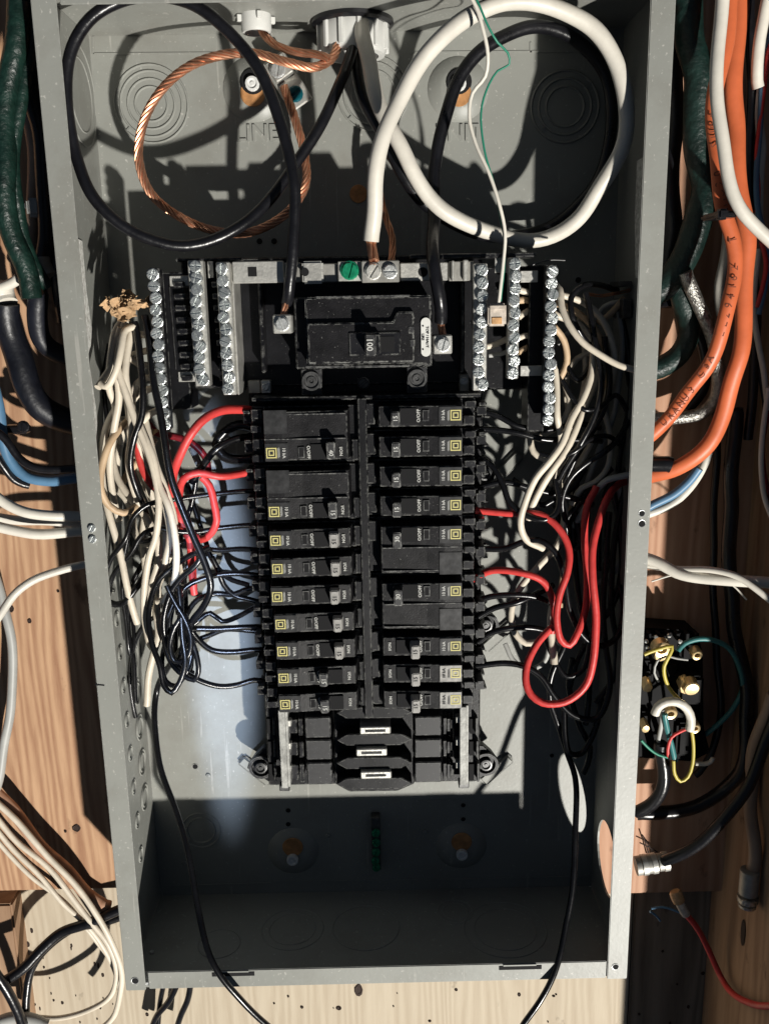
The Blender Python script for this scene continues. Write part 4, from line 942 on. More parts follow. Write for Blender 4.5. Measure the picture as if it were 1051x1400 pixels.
# --- right side: red
RD('red wire curving from the upper 30 amp breaker in an S', [(650, 698), (699, 701), (739, 704), (762, 722), (777, 752), (776, 782), (765, 813), (760, 848), (766, 876), (778, 883), (789, 868), (800, 836), (801, 786), (799, 737), (803, 690), (815, 665)], (.045, .03, .022, .02, .02, .03, .04), r=4.9)
RD('red wire from the lower 30 amp breaker dropping behind the S shaped one', [(645, 792), (673, 780), (716, 785), (742, 796), (755, 820), (758, 845), (754, 865)], (.045, .03, .03, .035), r=4.9)
RD('red wire forming the long drop-shaped loop at the right', [(756, 857), (732, 882), (719, 911), (722, 942), (742, 961), (771, 961), (798, 940), (811, 903), (814, 852), (810, 792), (812, 736), (826, 688), (845, 664), (868, 655)], (.03, .022, .015, .012, .012, .015, .03, .06), r=5.2)
# --- right side: black
KR = [
 ('upper black wire from the top right breaker', [(650, 561), (679, 568), (706, 583), (740, 588), (794, 579), (820, 585)], (.045, .04, .05)),
 ('lower black wire from the top of the right column', [(650, 587), (680, 588), (706, 591), (748, 601), (800, 602), (822, 603)], (.045, .04, .05)),
 ('black wire rising over the right mounting ear', [(650, 668), (665, 664), (689, 660), (732, 670), (781, 680), (810, 690)], (.045, .04, .05)),
 ('black wire snaking down past the right mounting ear', [(655, 626), (672, 636), (687, 660), (697, 688), (716, 704), (742, 711), (760, 700), (764, 680), (758, 655)], (.045, .035, .03, .04)),
 ('black wire from the lower right breakers running to the deep hanging loop', [(648, 749), (690, 750), (716, 741), (735, 739), (757, 754), (772, 790), (779, 835), (794, 868), (818, 883), (842, 872), (852, 835), (846, 800)], (.045, .035, .03, .035, .05)),
 ('short black wire above the lower right ear, upper one', [(648, 823), (670, 815), (700, 813), (732, 817), (754, 828), (762, 850)], (.045, .04, .05)),
 ('black wire crossing the lower right ear and rising', [(650, 846), (676, 832), (706, 824), (739, 808), (756, 800)], (.045, .04, .05)),
 ('short black wire below the lower right ear', [(650, 880), (668, 866), (695, 859), (732, 860), (757, 869), (766, 880)], (.045, .04, .05)),
 ('black wire from the last right breaker making the lowest right loop', [(650, 911), (690, 906), (716, 910), (739, 924), (758, 954), (784, 978), (816, 981), (832, 945), (828, 885), (823, 820), (829, 760), (832, 700)], (.045, .04, .04, .05)),
 ('long black wire hanging at the right out under the bottom rim', [(772, 880), (754, 925), (752, 960), (766, 1000), (776, 1030), (785, 1060), (787, 1110), (785, 1176), (776, 1254), (762, 1316), (738, 1368), (712, 1406)], (.05, .05, .06, .05, .03, .012, -.006, -.010)),
 ('black wire with a blunt end hanging beside the long one', [(782, 900), (778, 940), (790, 990), (806, 1020), (803, 1045), (797, 1057)], (.06, .06)),
 ('black wire hairpin low at the right', [(770, 960), (772, 1005), (780, 1030), (795, 1030), (812, 1000), (822, 950)], (.055, .05, .06)),
 ('black wire curling out of the right knockout', [(843, 397), (820, 389), (795, 392), (780, 408), (781, 432), (797, 462), (812, 476)], (.06, .035, .03, .04)),
 ('black wire dropping in front of the white wires at the right', [(800, 400), (808, 440), (815, 477), (822, 523), (812, 569), (794, 606), (772, 640), (756, 670)], (.04, .03, .03, .045)),
 ('black wire close behind the dropping one', [(826, 460), (832, 516), (828, 550), (811, 587), (790, 620), (770, 660)], (.045, .04, .05)),
 ('black wire with a long bright highlight slanting to the left', [(858, 575), (846, 598), (828, 617), (800, 635), (778, 655), (768, 685), (776, 720)], (.05, .035, .04, .05)),
]
for l_, p_, y_ in KR: K(l_, p_, y_, r=4.2)
deep = [('black wire deepest against the right wall', [(850, 470), (862, 530), (866, 580), (858, 640), (836, 660), (820, 700), (818, 780)]), ('black wire hugging the right wall below the knockout', [(845, 420), (856, 470), (862, 540), (850, 600), (845, 650)]),
        ('black wire turning in the dark behind the red drop loop', [(838, 668), (846, 720), (848, 790), (836, 830), (812, 860), (790, 900), (778, 940)]), ('black wire in the dark between the red wires', [(782, 700), (784, 760), (790, 810), (800, 870), (806, 930), (800, 990)]),
        ('black wire behind the S shaped red wire', [(790, 640), (786, 690), (792, 740), (800, 780), (812, 830), (806, 880)]), ('black wire leaning across the right knot', [(836, 640), (808, 664), (790, 690), (774, 712), (776, 740)]),
        ('black wire crossing under the right knot', [(800, 640), (780, 668), (760, 680), (740, 690), (720, 670), (700, 655)]), ('black wire looping beneath the right knot', [(758, 690), (768, 730), (786, 750), (800, 720), (806, 680), (830, 655)]),
        ('black wire near the wall behind the drop loop', [(856, 650), (846, 700), (838, 760), (834, 820), (842, 880), (836, 930), (814, 960)])]
for l_, p_ in deep: K(l_, p_, (.06, .055, .06), r=4.2)
# --- right side: white
WR = [
 ('bright white wire sweeping from the long terminal bar to the right flange', [(757, 388), (766, 396), (768, 420), (777, 445), (795, 468), (823, 486), (846, 498), (872, 507)], (.03, .02, .014, .010, .006), wwire, 4.6),
 ('dim white wire arching over behind the long terminal bar', [(708, 396), (731, 402), (765, 404), (800, 415), (823, 436), (837, 468), (839, 500), (831, 534), (818, 575)], (.04, .045, .045, .06), wwire, 4.6),
 ('second dim white wire arching below the first at the right', [(708, 411), (742, 412), (777, 420), (805, 440), (823, 470), (832, 505), (826, 550)], (.04, .05, .05, .06), tanw, 4.6),
 ('dim white wire rising between the two right terminal bars', [(708, 434), (724, 424), (742, 420), (764, 434), (790, 442), (806, 460), (812, 500), (808, 540)], (.04, .05, .06), wwire, 4.4),
 ('short white wire low between the two right terminal bars, upper', [(664, 474), (678, 470), (692, 464)], (.035, .04), wwire, 4.2),
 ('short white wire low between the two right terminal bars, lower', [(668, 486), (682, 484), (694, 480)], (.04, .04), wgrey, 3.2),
 ('dim white wire bowed between the bars half way down', [(708, 462), (722, 458), (738, 462), (750, 480), (760, 510)], (.04, .05), wwire, 4.2),
 ('dim white wire sagging between the bars near the foot', [(708, 482), (722, 474), (738, 468), (756, 470)], (.04, .05), tanw, 4.0),
 ('pale wire descending to the shadowed loop over the right breakers', [(812, 480), (808, 511), (797, 542), (781, 572), (769, 605), (750, 632), (731, 655), (718, 686), (712, 715), (720, 738), (742, 750)], (.04, .03, .025, .03, .04), wwire, 5.0),
 ('pale wire running beside the descending one', [(820, 500), (812, 528), (800, 552), (788, 582), (774, 614), (754, 644), (739, 668), (726, 694), (722, 710)], (.05, .036, .032, .04), wwire, 5.0),
 ('white wire flecked with light just right of the long terminal bar', [(758, 505), (761, 534), (762, 569), (766, 600), (760, 630)], (.035, .03, .045), wwire, 4.6),
 ('dim white wire bowed out beside the long terminal bar', [(757, 447), (770, 466), (774, 495), (764, 520), (756, 540)], (.04, .045, .05), tanw, 4.4),
 ('pale wire running down the middle behind the red wires', [(770, 612), (764, 660), (772, 700), (762, 744), (738, 772), (710, 806), (698, 838), (703, 866), (719, 880), (733, 878)], (.05, .05, .045, .04), wwire, 4.6),
 ('cream wire stub hanging inside the red drop loop', [(756, 825), (753, 850), (754, 880), (757, 908)], (.045, .04), wwire, 5.2),
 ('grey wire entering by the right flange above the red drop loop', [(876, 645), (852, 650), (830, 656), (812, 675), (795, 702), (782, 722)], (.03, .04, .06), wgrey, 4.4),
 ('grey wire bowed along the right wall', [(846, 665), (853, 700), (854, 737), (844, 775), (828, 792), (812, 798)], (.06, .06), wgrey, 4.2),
 ('dim white wire making a U under the long terminal bar', [(724, 560), (724, 590), (730, 618), (750, 631), (768, 640)], (.06, .055), wwire, 4.4),
 ('dim white wire slanting right of the bundle', [(812, 588), (806, 606), (798, 622), (786, 640)], (.05, .06), wwire, 4.4),
 ('tan wire ducking into the right knockout', [(852, 408), (842, 420), (830, 432), (818, 440)], (.06, .05), tanw, 4.4),
 ('dim wire bending left in the middle of the right bundle', [(806, 482), (788, 490), (776, 510), (774, 540), (780, 570)], (.055, .06), wwire, 4.0),
]
WR += [
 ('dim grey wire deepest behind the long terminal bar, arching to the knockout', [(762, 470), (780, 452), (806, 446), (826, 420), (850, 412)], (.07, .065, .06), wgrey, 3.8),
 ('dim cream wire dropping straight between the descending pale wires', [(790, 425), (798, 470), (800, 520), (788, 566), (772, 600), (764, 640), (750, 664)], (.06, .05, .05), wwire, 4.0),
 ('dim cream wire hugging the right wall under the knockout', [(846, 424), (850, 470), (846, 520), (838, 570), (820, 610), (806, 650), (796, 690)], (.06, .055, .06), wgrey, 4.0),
 ('pale wire crossing below the screws of the long terminal bar', [(738, 596), (756, 588), (772, 570), (778, 545), (770, 520)], (.05, .045, .05), wwire, 4.0),
 ('dim tan wire falling behind the S shaped red wire', [(778, 640), (784, 680), (776, 712), (780, 750), (768, 790), (766, 830)], (.065, .06, .06), tanw, 3.8),
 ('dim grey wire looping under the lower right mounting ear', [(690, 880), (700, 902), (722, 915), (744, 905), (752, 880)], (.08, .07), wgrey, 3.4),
 ('pale wire bent round the right side of the right knot', [(824, 560), (834, 600), (830, 640), (812, 660), (794, 668), (780, 690)], (.05, .045, .05), wwire, 3.8),
]
K2 = [('black wire passing in front of the pale descending wires', [(768, 520), (782, 545), (798, 560), (820, 556), (842, 540), (856, 560)], (.035, .028, .05)),
 ('black wire tying across the right bundle at mid height', [(738, 620), (760, 626), (784, 618), (806, 600), (832, 596), (850, 610)], (.04, .03, .05)),
 ('black wire hanging in a shallow U beside the long terminal bar', [(770, 460), (776, 500), (790, 520), (806, 500), (812, 450)], (.05, .04, .05)),
 ('black wire slipping behind the lower red loop', [(744, 870), (756, 900), (774, 925), (796, 915), (808, 870), (820, 830)], (.05, .045, .05)),
 ('black wire wandering from the left knot to the enclosure wall', [(236, 860), (222, 840), (206, 846), (190, 866), (180, 900), (178, 940), (186, 980)], (.05, .055, .07)),
 ('black wire curled in front of the left knot', [(250, 842), (238, 858), (232, 884), (240, 904), (256, 900), (262, 876), (254, 850), (240, 826), (228, 800)], (.02, .016, .02))]
for l_, p_, y_ in K2: K(l_, p_, y_, r=3.6)
for l_, p_, y_, m_, r_ in WR: W(l_, p_, y_, m=m_, r=r_)
for k, (x_, y_) in enumerate(((850, 395), (858, 410), (852, 425))):
    pass
c = at(856, 400, .055); t = thing('cable_clamp', 'dark cable clamp where the wires pass the right wall', 'cable clamp', c)
pbox('jaw', dkmetal, 846, 384, 864, 392, .05, .075, t); pbox('jaw', dkmetal, 850, 408, 864, 436, .05, .075, t, bevel=.001)
strands('bare copper ends poking from the cable clamp at the right wall', 2.5, [(862, 396), (846, 400), (826, 404), (800, 402)], (.06, .05), k=3, name='bare_wire', cat='wire')
wire('thin bare wire sticking out above the long terminal bar', dkmetal, 1.2, [(728, 362), (742, 357), (756, 355), (772, 356)], (.03, .03), name='bare_wire')
# broad black jumper cables over the left breaker tops (dark loop by the red arc)
K('wide black jumper bulging beside the two top left breakers', [(350, 586), (326, 582), (306, 590), (296, 606), (306, 622), (330, 628), (352, 626)], (.06, .06), r=7)
# --- outside left
def OC(label, m, r, pts, Y, cat='cable', **k): return wire(label, m, r, pts, Y, cat=cat, name=k.pop('name', 'cable'), n=14, **k)
OC('dark green armoured cable with a copper nick hanging at the far upper left', dgreen, 15, [(30, -12), (22, 60), (10, 130), (6, 200), (8, 260), (18, 320), (32, 365), (44, 408)], (.03, .03, .04), wob=.03)
OC('second green armoured cable just right of the nicked one', dgreen, 9, [(52, -12), (44, 60), (32, 120), (22, 190), (20, 250), (28, 310), (46, 355), (66, 392)], (.035, .035, .05), wob=.03)
OC('black cable between the green cables and the enclosure', kbig, 12, [(62, -12), (60, 80), (66, 160), (72, 240), (80, 320), (84, 380), (90, 440)], (.075, .08, .085))
OC('black cable in the dark tight against the upper left edge of the enclosure', kbig, 12, [(44, -12), (44, 60), (40, 110), (58, 200), (64, 300), (60, 360), (50, 420)], (.06, .07, .085))
OC('tan plastic pipe behind the green cables with a strap clamp', tubem, 10, [(36, 60), (41, 130), (46, 200), (48, 262), (46, 310), (38, 360), (30, 390)], (.085, .085), wob=.01, name='pipe')
c = at(47, 283, .075); t = thing('pipe_strap', 'small clear strap clamp screwed round the tan pipe', 'pipe strap', c)
pbox('band', wgrey, 35, 270, 58, 296, .072, .082, t, bevel=.002, seg=2)
for x_ in (31, 61): put('screw', sc_s, at(x_, 282, .08), t, .3)
OC('thick ribbed black conduit bending behind the left flange', navy, 18, [(8, 415), (16, 455), (26, 500), (48, 540), (82, 572), (125, 590), (160, 596)], (.06, .07, .085), wob=.03, name='conduit', )
OC('inner black conduit curled above the thick ribbed one', navy, 13, [(50, 398), (50, 430), (60, 462), (82, 484), (120, 496), (150, 498)], (.05, .07, .085), name='conduit')
OC('pale connector end on top of the thick ribbed conduit', wbig, 17, [(2, 388), (5, 402), (8, 416)], (.06, .06), name='connector', cat='connector')
OC('short white cable poking out behind the green cable', wbig, 7, [(-10, 398), (2, 392), (16, 386), (26, 380)], (.055, .055))
OC('silver coupling hidden behind the green cable by the flange', dull, 12, [(56, 352), (62, 366), (66, 378)], (.06, .06), name='coupling', cat='coupling')
OC('blue cable bending round to the left flange', bluew, 7.5, [(-12, 520), (0, 560), (6, 600), (14, 632), (34, 652), (66, 657), (100, 653), (140, 650)], (.06, .065, .07))
OC('black cable lying on the blue one', kbig, 5.5, [(-12, 585), (8, 602), (26, 625), (48, 638), (80, 642), (120, 640), (150, 638)], (.05, .055, .06))
OC('black cable crossing the lower left orange board into the blue one', kbig, 5, [(-12, 615), (6, 640), (20, 655), (40, 664)], (.055, .07))
c = at(20, 588, .07); t = thing('cable_staple', 'black cable clip on the orange board beside the thick conduit', 'cable clip', c)
pbox('bar', kbig, 4, 582, 36, 594, .065, .075, t, bevel=.0012); put('nail_head', screw_mesh('nail_head', .0042, kbig, .003), at(33, 583, .064), t)
OC('upper white cable entering behind the left flange', wbig, 7.2, [(-12, 674), (10, 688), (38, 700), (70, 706), (110, 707), (150, 706)], (.05, .055, .07))
OC('flat printed white cable just below the upper one', wbig, 6.4, [(-12, 706), (20, 710), (60, 711), (100, 716), (150, 720)], (.065, .075))
OC('lower white cable entering behind the left flange', wbig, 7.2, [(-12, 718), (20, 724), (60, 730), (110, 728), (150, 727)], (.05, .055, .065))
OC('white cable rising from the left margin to the flange', wbig, 5.6, [(-6, 850), (4, 834), (20, 812), (45, 794), (78, 782), (112, 773), (150, 766)], (.035, .045, .06))
OC('grey cable bowing down the left margin', wgrey, 6.2, [(-14, 770), (2, 810), (13, 860), (18, 910), (16, 960), (8, 1010), (0, 1060), (-10, 1090)], (.085, .085))
for i, (l_, pts) in enumerate((('outermost of the thin white cables sweeping into the lower left corner', [(-10, 1092), (22, 1120), (60, 1165), (100, 1205), (128, 1245), (150, 1280), (164, 1320), (166, 1350), (158, 1385), (140, 1405)]),
        ('thin white cable second from the outside at the lower left', [(-10, 1112), (20, 1146), (58, 1178), (92, 1218), (122, 1256), (150, 1296), (160, 1330), (150, 1362), (120, 1382), (80, 1392), (40, 1390)]),
        ('thin white cable third from the outside at the lower left', [(-10, 1128), (14, 1156), (50, 1192), (84, 1232), (116, 1262), (142, 1296), (156, 1322), (164, 1352)]),
        ('innermost of the thin white cables at the lower left', [(-10, 1142), (14, 1170), (44, 1198), (80, 1226), (110, 1258), (136, 1290), (150, 1310)]))):
    OC(l_, wwire, 4.0 - .3 * i, pts, (.078 + .005 * i, .08 + .005 * i, .09 + .006 * i))
OC('upper black cable fanning out at the lower left', kbig, 7, [(182, 1238), (150, 1250), (118, 1262), (86, 1274), (56, 1300), (30, 1326), (-10, 1350)], (.09, .085, .07))
OC('black cable curving down at the lower left', kbig, 5.5, [(184, 1246), (140, 1262), (100, 1270), (66, 1294), (44, 1325), (36, 1360), (38, 1405)], (.095, .09, .085))
OC('black cable crossing the lower left corner', kbig, 6.5, [(-10, 1322), (10, 1355), (26, 1385), (34, 1410)], (.06, .07))
OC('plain grey cable end under the lower left cables', wgrey, 8, [(-5, 1400), (20, 1392), (48, 1394), (66, 1402)], (.08, .08))
OC('black cable below the rim, leftmost of three', kbig, 3.6, [(224, 1300), (224, 1340), (220, 1368), (215, 1410)], (.10, .11)); OC('black cable below the rim, middle of three', kbig, 4.2, [(244, 1300), (244, 1338), (232, 1368), (214, 1390), (206, 1410)], (.09, .11)); OC('black cable below the rim, rightmost of three', kbig, 4.2, [(260, 1300), (260, 1338), (257, 1366), (248, 1388), (240, 1410)], (.09, .11))
# --- outside right
OC('dark green armoured cable descending behind the right flange', dgreen2, 19, [(940, -12), (948, 80), (956, 180), (960, 270), (946, 330), (920, 375), (885, 412)], (.06, .065, .07), wob=.03)
OC('black conduit curling under the green armoured cable at the right', dgreen2, 15, [(930, 380), (934, 420), (940, 455), (930, 482), (905, 500), (880, 506)], (.075, .08, .085), wob=.03, name='conduit')
OC('black cable filling the dark gap beside the right flange', kbig, 14, [(918, -12), (920, 120), (916, 240), (915, 330), (908, 420)], (.085, .09))
P1 = [(1000, -12), (990, 60), (978, 130), (977, 200), (986, 270), (1002, 330), (1002, 385), (990, 440), (972, 488), (948, 528), (920, 566), (880, 600)]
OA = OC('orange cable with printed lettering curving down to the right flange', orange, 10.5, P1, (.03, .025, .02, .02, .03, .05), flat=.8)
P2 = [(1010, -12), (1004, 80), (1004, 170), (1010, 250), (1019, 330), (1018, 410), (1008, 490), (990, 562), (960, 614), (925, 642), (880, 652)]
OB = OC('outer orange cable sweeping in a wider curve to the right flange', orange, 12, P2, (.045, .04, .035, .035, .045, .06), flat=.8)
OC('white cable laid over the two orange cables and leaving at the right margin', wbig, 9, [(988, -12), (981, 60), (980, 120), (984, 180), (994, 235), (1010, 278), (1034, 312), (1065, 345)], (.0, .0, .0, .005))
OC('flat white cable behind the orange ones', wbig, 7, [(994, 300), (990, 350), (984, 390), (986, 430)], (.07, .07))
c = at(989, 292, .008); t = thing('cable_tie', 'black cable tie round the orange cable', 'cable tie', c)
pbox('band', kbig, 980, 288, 1010, 297, .006, .035, t, bevel=.0012, seg=2); pbox('head', kbig, 982, 285, 996, 300, .002, .010, t, bevel=.0012, seg=2)
# printed lettering along the orange cable, built character by character on its surface
path = catmull(to3(P1, (.03, .025, .02, .02, .03, .05)), .001); path.reverse()
txt = 'URANUS CSA  LL294162  T  NMD90  SUPE'; d = 0; pos = []
acc = [0]
for i in range(1, len(path)): acc.append(acc[-1] + (path[i] - path[i - 1]).length)
s0 = .018; stp = .0057; rr = 10.5 * pxm(path[len(path) // 3]) * .8 + .0006
i = 0
for k, ch in enumerate(txt):
    s = s0 + k * stp
    while i < len(acc) - 2 and acc[i] < s: i += 1
    if ch == ' ': continue
    tg = (path[min(i + 3, len(path) - 1)] - path[max(i - 3, 0)]).normalized(); p = path[i]
    vd = (CAM - p).normalized(); nrm = (vd - tg * vd.dot(tg)).normalized(); yv = nrm.cross(tg)
    o = bpy.data.objects.new('lettering', text_mesh(ch, ink, .0064, .0001)); C.objects.link(o)
    Mx = Matrix((tg, yv, nrm)).transposed().to_4x4(); Mx.translation = p + nrm * rr
    o.matrix_world = Mx; o.parent = OA; o.matrix_parent_inverse = Matrix.Translation(-OA.location)
OC('braided steel flexible conduit curling beneath the orange cables', braid, 9, [(936, 372), (950, 402), (962, 436), (974, 470), (982, 508), (978, 545), (958, 566), (928, 572), (885, 570)], (.06, .065, .075, .085), wob=.03, name='conduit')
OC('black cable beside the braided conduit', kbig, 7, [(930, 390), (944, 430), (960, 480), (962, 530), (940, 560)], (.085, .09))
OC('black cable straight down right of the orange cables', kbig, 7, [(1022, -12), (1026, 80), (1026, 180), (1022, 280), (1030, 380), (1032, 480), (1022, 600)], (.05, .055, .07))
OC('white cable at the top right margin', wbig, 8, [(1052, -12), (1044, 20), (1036, 55), (1034, 90), (1036, 120)], (.03, .04))
OC('white cable crossing the top right corner', wbig, 7, [(1062, 10), (1050, 30), (1042, 60), (1036, 100), (1036, 160), (1040, 200), (1036, 240), (1036, 290), (1040, 320)], (.05, .055), flat=1)
OC('dark blue wire twisted down the right margin', bluew, 4, [(1062, 20), (1048, 60), (1042, 110), (1038, 170), (1034, 240), (1036, 290), (1048, 340), (1046, 390), (1036, 430)], (.045, .05))
OC('thin red wire twisted down the right margin', rwire, 3.2, [(1062, 40), (1050, 70), (1046, 105), (1040, 150), (1034, 210), (1036, 260), (1034, 290)], (.042, .05)); 
OC('pink wire rejoining the twisted wires at the right margin', rwire, 3.2, [(1040, 330), (1046, 360), (1042, 390), (1034, 420)], (.045, .05))
OC('thin white wire bowed at the right margin', wbig, 4, [(1036, 340), (1031, 390), (1030, 430), (1035, 470), (1044, 510), (1050, 560)], (.05, .055))
OC('thin white wire at the right margin lower down', wbig, 3.6, [(1050, 530), (1044, 570), (1040, 640), (1044, 680), (1058, 715)], (.05, .055)); OC('dark red wire at the right margin lower down', rdark, 3, [(1050, 560), (1042, 610), (1046, 660), (1056, 690)], (.055, .06))
OC('navy wire at the right margin lower down', navy, 3.4, [(1032, 480), (1046, 560), (1040, 620), (1048, 690)], (.065, .07))
OC('blue cable under the orange ones entering the flange', bluew, 6, [(955, 640), (942, 658), (922, 676), (885, 694)], (.06, .065)); 
OC('white cable under the orange ones entering the flange', wbig, 6, [(984, 560), (976, 598), (962, 636), (940, 668), (915, 690), (875, 706)], (.065, .07, .07))
OC('black rubber sleeve where the outer orange cable enters', kbig, 11, [(917, 636), (902, 635), (885, 634)], (.05, .055), name='sleeve', cat='sleeve')
OC('thick white cable crossing level to the right margin', wbig, 8, [(870, 760), (896, 768), (925, 782), (960, 790), (1000, 795), (1065, 797)], (.05, .035, .02)); OC('thin white cable splitting from the level one', wbig, 4.5, [(880, 772), (930, 778), (970, 780), (1005, 788), (1035, 806), (1065, 830)], (.05, .022, .01))
OC('thin frayed white thread below the level cable', wbig, 1.2, [(890, 795), (920, 786), (960, 785), (1000, 800), (1020, 820)], (.04, .03))
OC('thin black cable dropping behind the junction block', kbig, 5, [(980, 500), (978, 640), (974, 760), (978, 880), (984, 980), (972, 1030), (950, 1060)], (.088, .088))
OC('thick black cable sweeping from the top down around to the flange foot', kbig, 9.5, [(1004, 560), (998, 700), (998, 810), (1010, 890), (1021, 970), (1017, 1035), (992, 1078), (945, 1104), (900, 1112), (870, 1112)], (.07, .075, .08, .08))
OC('black cable coming from the right margin into the metal connector', kbig, 8, [(1065, 960), (1048, 1010), (1028, 1062), (998, 1110), (962, 1148), (930, 1168), (905, 1178)], (.03, .035, .06), wob=.01)
OC('pale jacket of the cable above the black one at the right margin', tubem, 9, [(1058, 950), (1044, 985), (1032, 1020), (1027, 1052)], (.055, .055), name='pipe'); OC('dark pipe running down the stud face', tubem, 9, [(1027, 1052), (1026, 1100), (1031, 1150), (1027, 1192)], (.06, .06), name='pipe')
c = atx(1023, 1210, STUD_X - .009); t = thing('pipe_coupling', 'steel coupling at the foot of the pipe on the right stud', 'coupling', c)
for nm, z0_, z1_, r_ in (('collar', -14, 24, 13), ('ring', -26, -16, 14), ('ring', -34, -28, 12)):
    s_ = pxm(c); mb = MB(); mb.lathe([(r_ * s_ * .85, z0_ * s_), (r_ * s_, z0_ * s_ + .0008), (r_ * s_, z1_ * s_ - .0008), (r_ * s_ * .85, z1_ * s_)], 18, axis='Z', c=c); mb.build(nm, braid if nm == 'ring' else dull, t, smooth=True)
t = thing('cable_connector', 'ribbed metal connector at the foot of the right flange', 'connector', at(892, 1180, .06))
for k, (x_, r_) in enumerate(((872, 13), (880, 14), (887, 13), (893, 14), (902, 12), (909, 13))):
    mb = MB(); tube_geo(mb, [at(x_ - 3.4, 1184 - (x_ - 872) * .16, .062), at(x_ + 3.4, 1183 - (x_ - 872) * .16, .062)], r_ * pxm(at(x_, 1180, .06)), 18); mb.build('thread_ring', alu if k % 2 else dull, t, bevel=0, smooth=True)
OC('red wire with amber splice end trailing to the lower right', rwire, 4.2, [(936, 1248), (950, 1266), (968, 1300), (986, 1336), (1004, 1362), (1030, 1372), (1070, 1378)], (.09, .085, .08))
c = at(925, 1228, .088); t = thing('wire_splice', 'amber gel splice capping the red wire', 'splice connector', c)
for nm, (A, B), r_, m_ in (('cap', ((922, 1218), (928, 1234)), 9, splo), ('barrel', ((928, 1234), (938, 1252)), 6.5, splice)):
    s_ = pxm(c); a, b = at(*A, .088), at(*B, .088); mb = MB(); path = [a + (b - a) * f for f in (0, .12, .5, .9, 1)]; tube_geo(mb, path, [r_ * s_ * q for q in (.7, .95, 1, .95, .8)], 14, flat=.7); mb.build(nm, m_, t, smooth=True)
OC('thin pale blue wire beside the amber splice', bluew, 1.6, [(890, 1242), (905, 1240), (920, 1244), (934, 1250)], (.095, .09)); OC('short pale blue wire scrap beside the amber splice', bluew, 1.6, [(888, 1246), (896, 1252), (902, 1259)], (.1, .1))
# --- junction block
c = at(925, 960, .07); jb = thing('junction_block', 'black ribbed terminal block with brass lugs beside the right flange', 'terminal block', c)
mb = MB(); mb.prism([pp(868, 862, .07), pp(958, 868, .07), pp(965, 900, .07), pp(966, 1000, .07), pp(975, 1035, .07), pp(950, 1048, .07), pp(868, 1042, .07)], .076, .103); mb.build('base', rubber, jb, bevel=.002, seg=2)
for (x0_, y0_, x1_, y1_, Y_) in ((872, 872, 915, 905, .068), (928, 926, 962, 965, .060), (866, 920, 893, 965, .064), (888, 905, 928, 930, .072), (862, 975, 890, 1020, .066), (925, 990, 960, 1035, .070), (930, 878, 955, 905, .071)):
    pbox('barrier', rubber, x0_, y0_, x1_, y1_, Y_, .09, jb, bevel=.0025, seg=3, smooth=True)
for k in range(7): pbox('rib', rubber, 872 + k * 13, 866, 877 + k * 13, 876, .070, .08, jb, bevel=.0005)
def brl(px, py, r, Y, ring=False, el=1.0, tilt=0):
    p = at(px, py, Y); s_ = r * pxm(p); mb = MB()
    if ring: mb.lathe([(s_ * .45, 0), (s_ * .5, .003), (s_ * .85, .0034), (s_, .0024), (s_, -.004)], 18, c=(0, 0, 0), close=False)
    else: mb.lathe([(s_, -.006), (s_, .0015), (s_ * .85, .0025), (.0001, .003)], 8 if el != 1 else 20, c=(0, 0, 0))
    o = mb.build('brass_terminal', brass, jb, smooth=True, loc=p, rot=(.3, 0, tilt)); o.scale = (1, 1, el); return o
brl(903, 886, 13, .062, True); brl(903, 893, 11, .066, False, 1.1); brl(944, 940, 11, .056, False); brl(936, 938, 9, .060, False, 1.3); brl(951, 893, 8, .066, True); brl(915, 973, 9.5, .052, True); brl(884, 938, 7, .058, False, 1.2); brl(881, 994, 6, .058, False, 1.2); brl(948, 993, 8, .062, True)
for q in ((883, 877, 3.4), (896, 871, 3.2), (914, 869, 3.4), (929, 877, 3.6), (884, 885, 3)):
    p = at(q[0], q[1], .068); s_ = q[2] * pxm(p); mb = MB(); mb.lathe([(s_, 0), (s_ * .8, .001), (.0001, .0016)], 10, c=p); mb.build('rivet', screwm, jb)
OC('thick white wire curled over the centre brass lug of the terminal block', wbig, 6.2, [(895, 976), (900, 966), (912, 960), (926, 961), (938, 970), (943, 984), (942, 998)], (.045, .042, .045), cat='wire', name='wire')
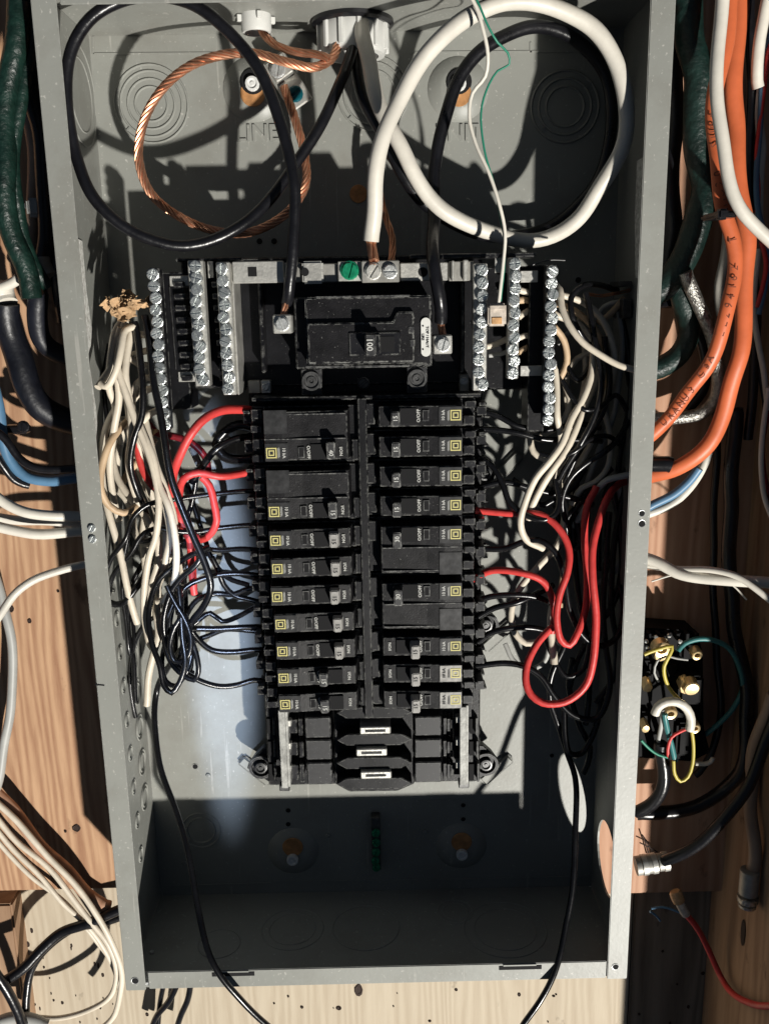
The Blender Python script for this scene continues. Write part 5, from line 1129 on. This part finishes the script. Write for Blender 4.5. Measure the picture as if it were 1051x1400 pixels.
OC('pale grey wire dropping from the centre brass lug', wgrey, 3.0, [(905, 970), (904, 990), (900, 1012), (898, 1030)], (.05, .06), cat='wire', name='wire')
OC('teal wire dropping from the centre brass lug', gteal, 3.8, [(908, 976), (912, 1000), (917, 1020), (922, 1040)], (.048, .058), cat='wire', name='wire')
OC('thick black cable leaving the terminal block downward', kbig, 9, [(903, 1016), (906, 1045), (904, 1075), (892, 1096), (870, 1110)], (.055, .06, .07))
OC('yellow wire looping under the terminal block', yelw, 2.4, [(944, 994), (947, 1020), (946, 1045), (940, 1062), (930, 1068), (922, 1058), (920, 1040)], (.045, .045), cat='wire', name='wire')
OC('yellow wire arching across the top of the terminal block', yelw, 2.6, [(880, 895), (900, 888), (918, 884), (914, 896), (907, 910), (909, 928), (918, 945), (928, 956)], (.05, .048, .055), cat='wire', name='wire')
OC('dark teal wire arching from the block towards the right', gteal, 3.6, [(926, 890), (936, 880), (955, 874), (975, 876), (995, 886), (1010, 910), (1015, 940), (1000, 970), (975, 995), (955, 1010)], (.055, .06, .085), cat='wire', name='wire')
OC('thin grey wire circling the top brass lug', wgrey, 1.6, [(940, 902), (925, 900), (910, 897), (898, 904), (894, 920), (900, 932)], (.05, .055), cat='wire', name='wire')
OC('short red wire crossing the foot of the terminal block', rwire, 2.2, [(940, 996), (928, 1001), (917, 1008), (912, 1025), (913, 1036)], (.046, .05), cat='wire', name='wire')
OC('thin green wire crossing below the terminal block', greenw, 1.8, [(876, 1012), (888, 1024), (900, 1032), (914, 1036)], (.045, .05), cat='wire', name='wire')
OC('white curved scrap at the foot of the terminal block', wbig, 3, [(950, 1044), (962, 1045), (970, 1042), (974, 1036)], (.06, .06), cat='wire', name='wire')
for i, pts in enumerate(([(874, 1152), (890, 1160), (908, 1170), (925, 1172)], [(878, 1142), (884, 1160), (888, 1175)], [(882, 1150), (892, 1165), (896, 1178)])):
    OC('thin dark fibre on the lit wood above the metal connector, %s' % ('longest', 'leftmost', 'middle one')[i], w_pit, .9, pts, (.10, .10), cat='fibre', name='fibre')
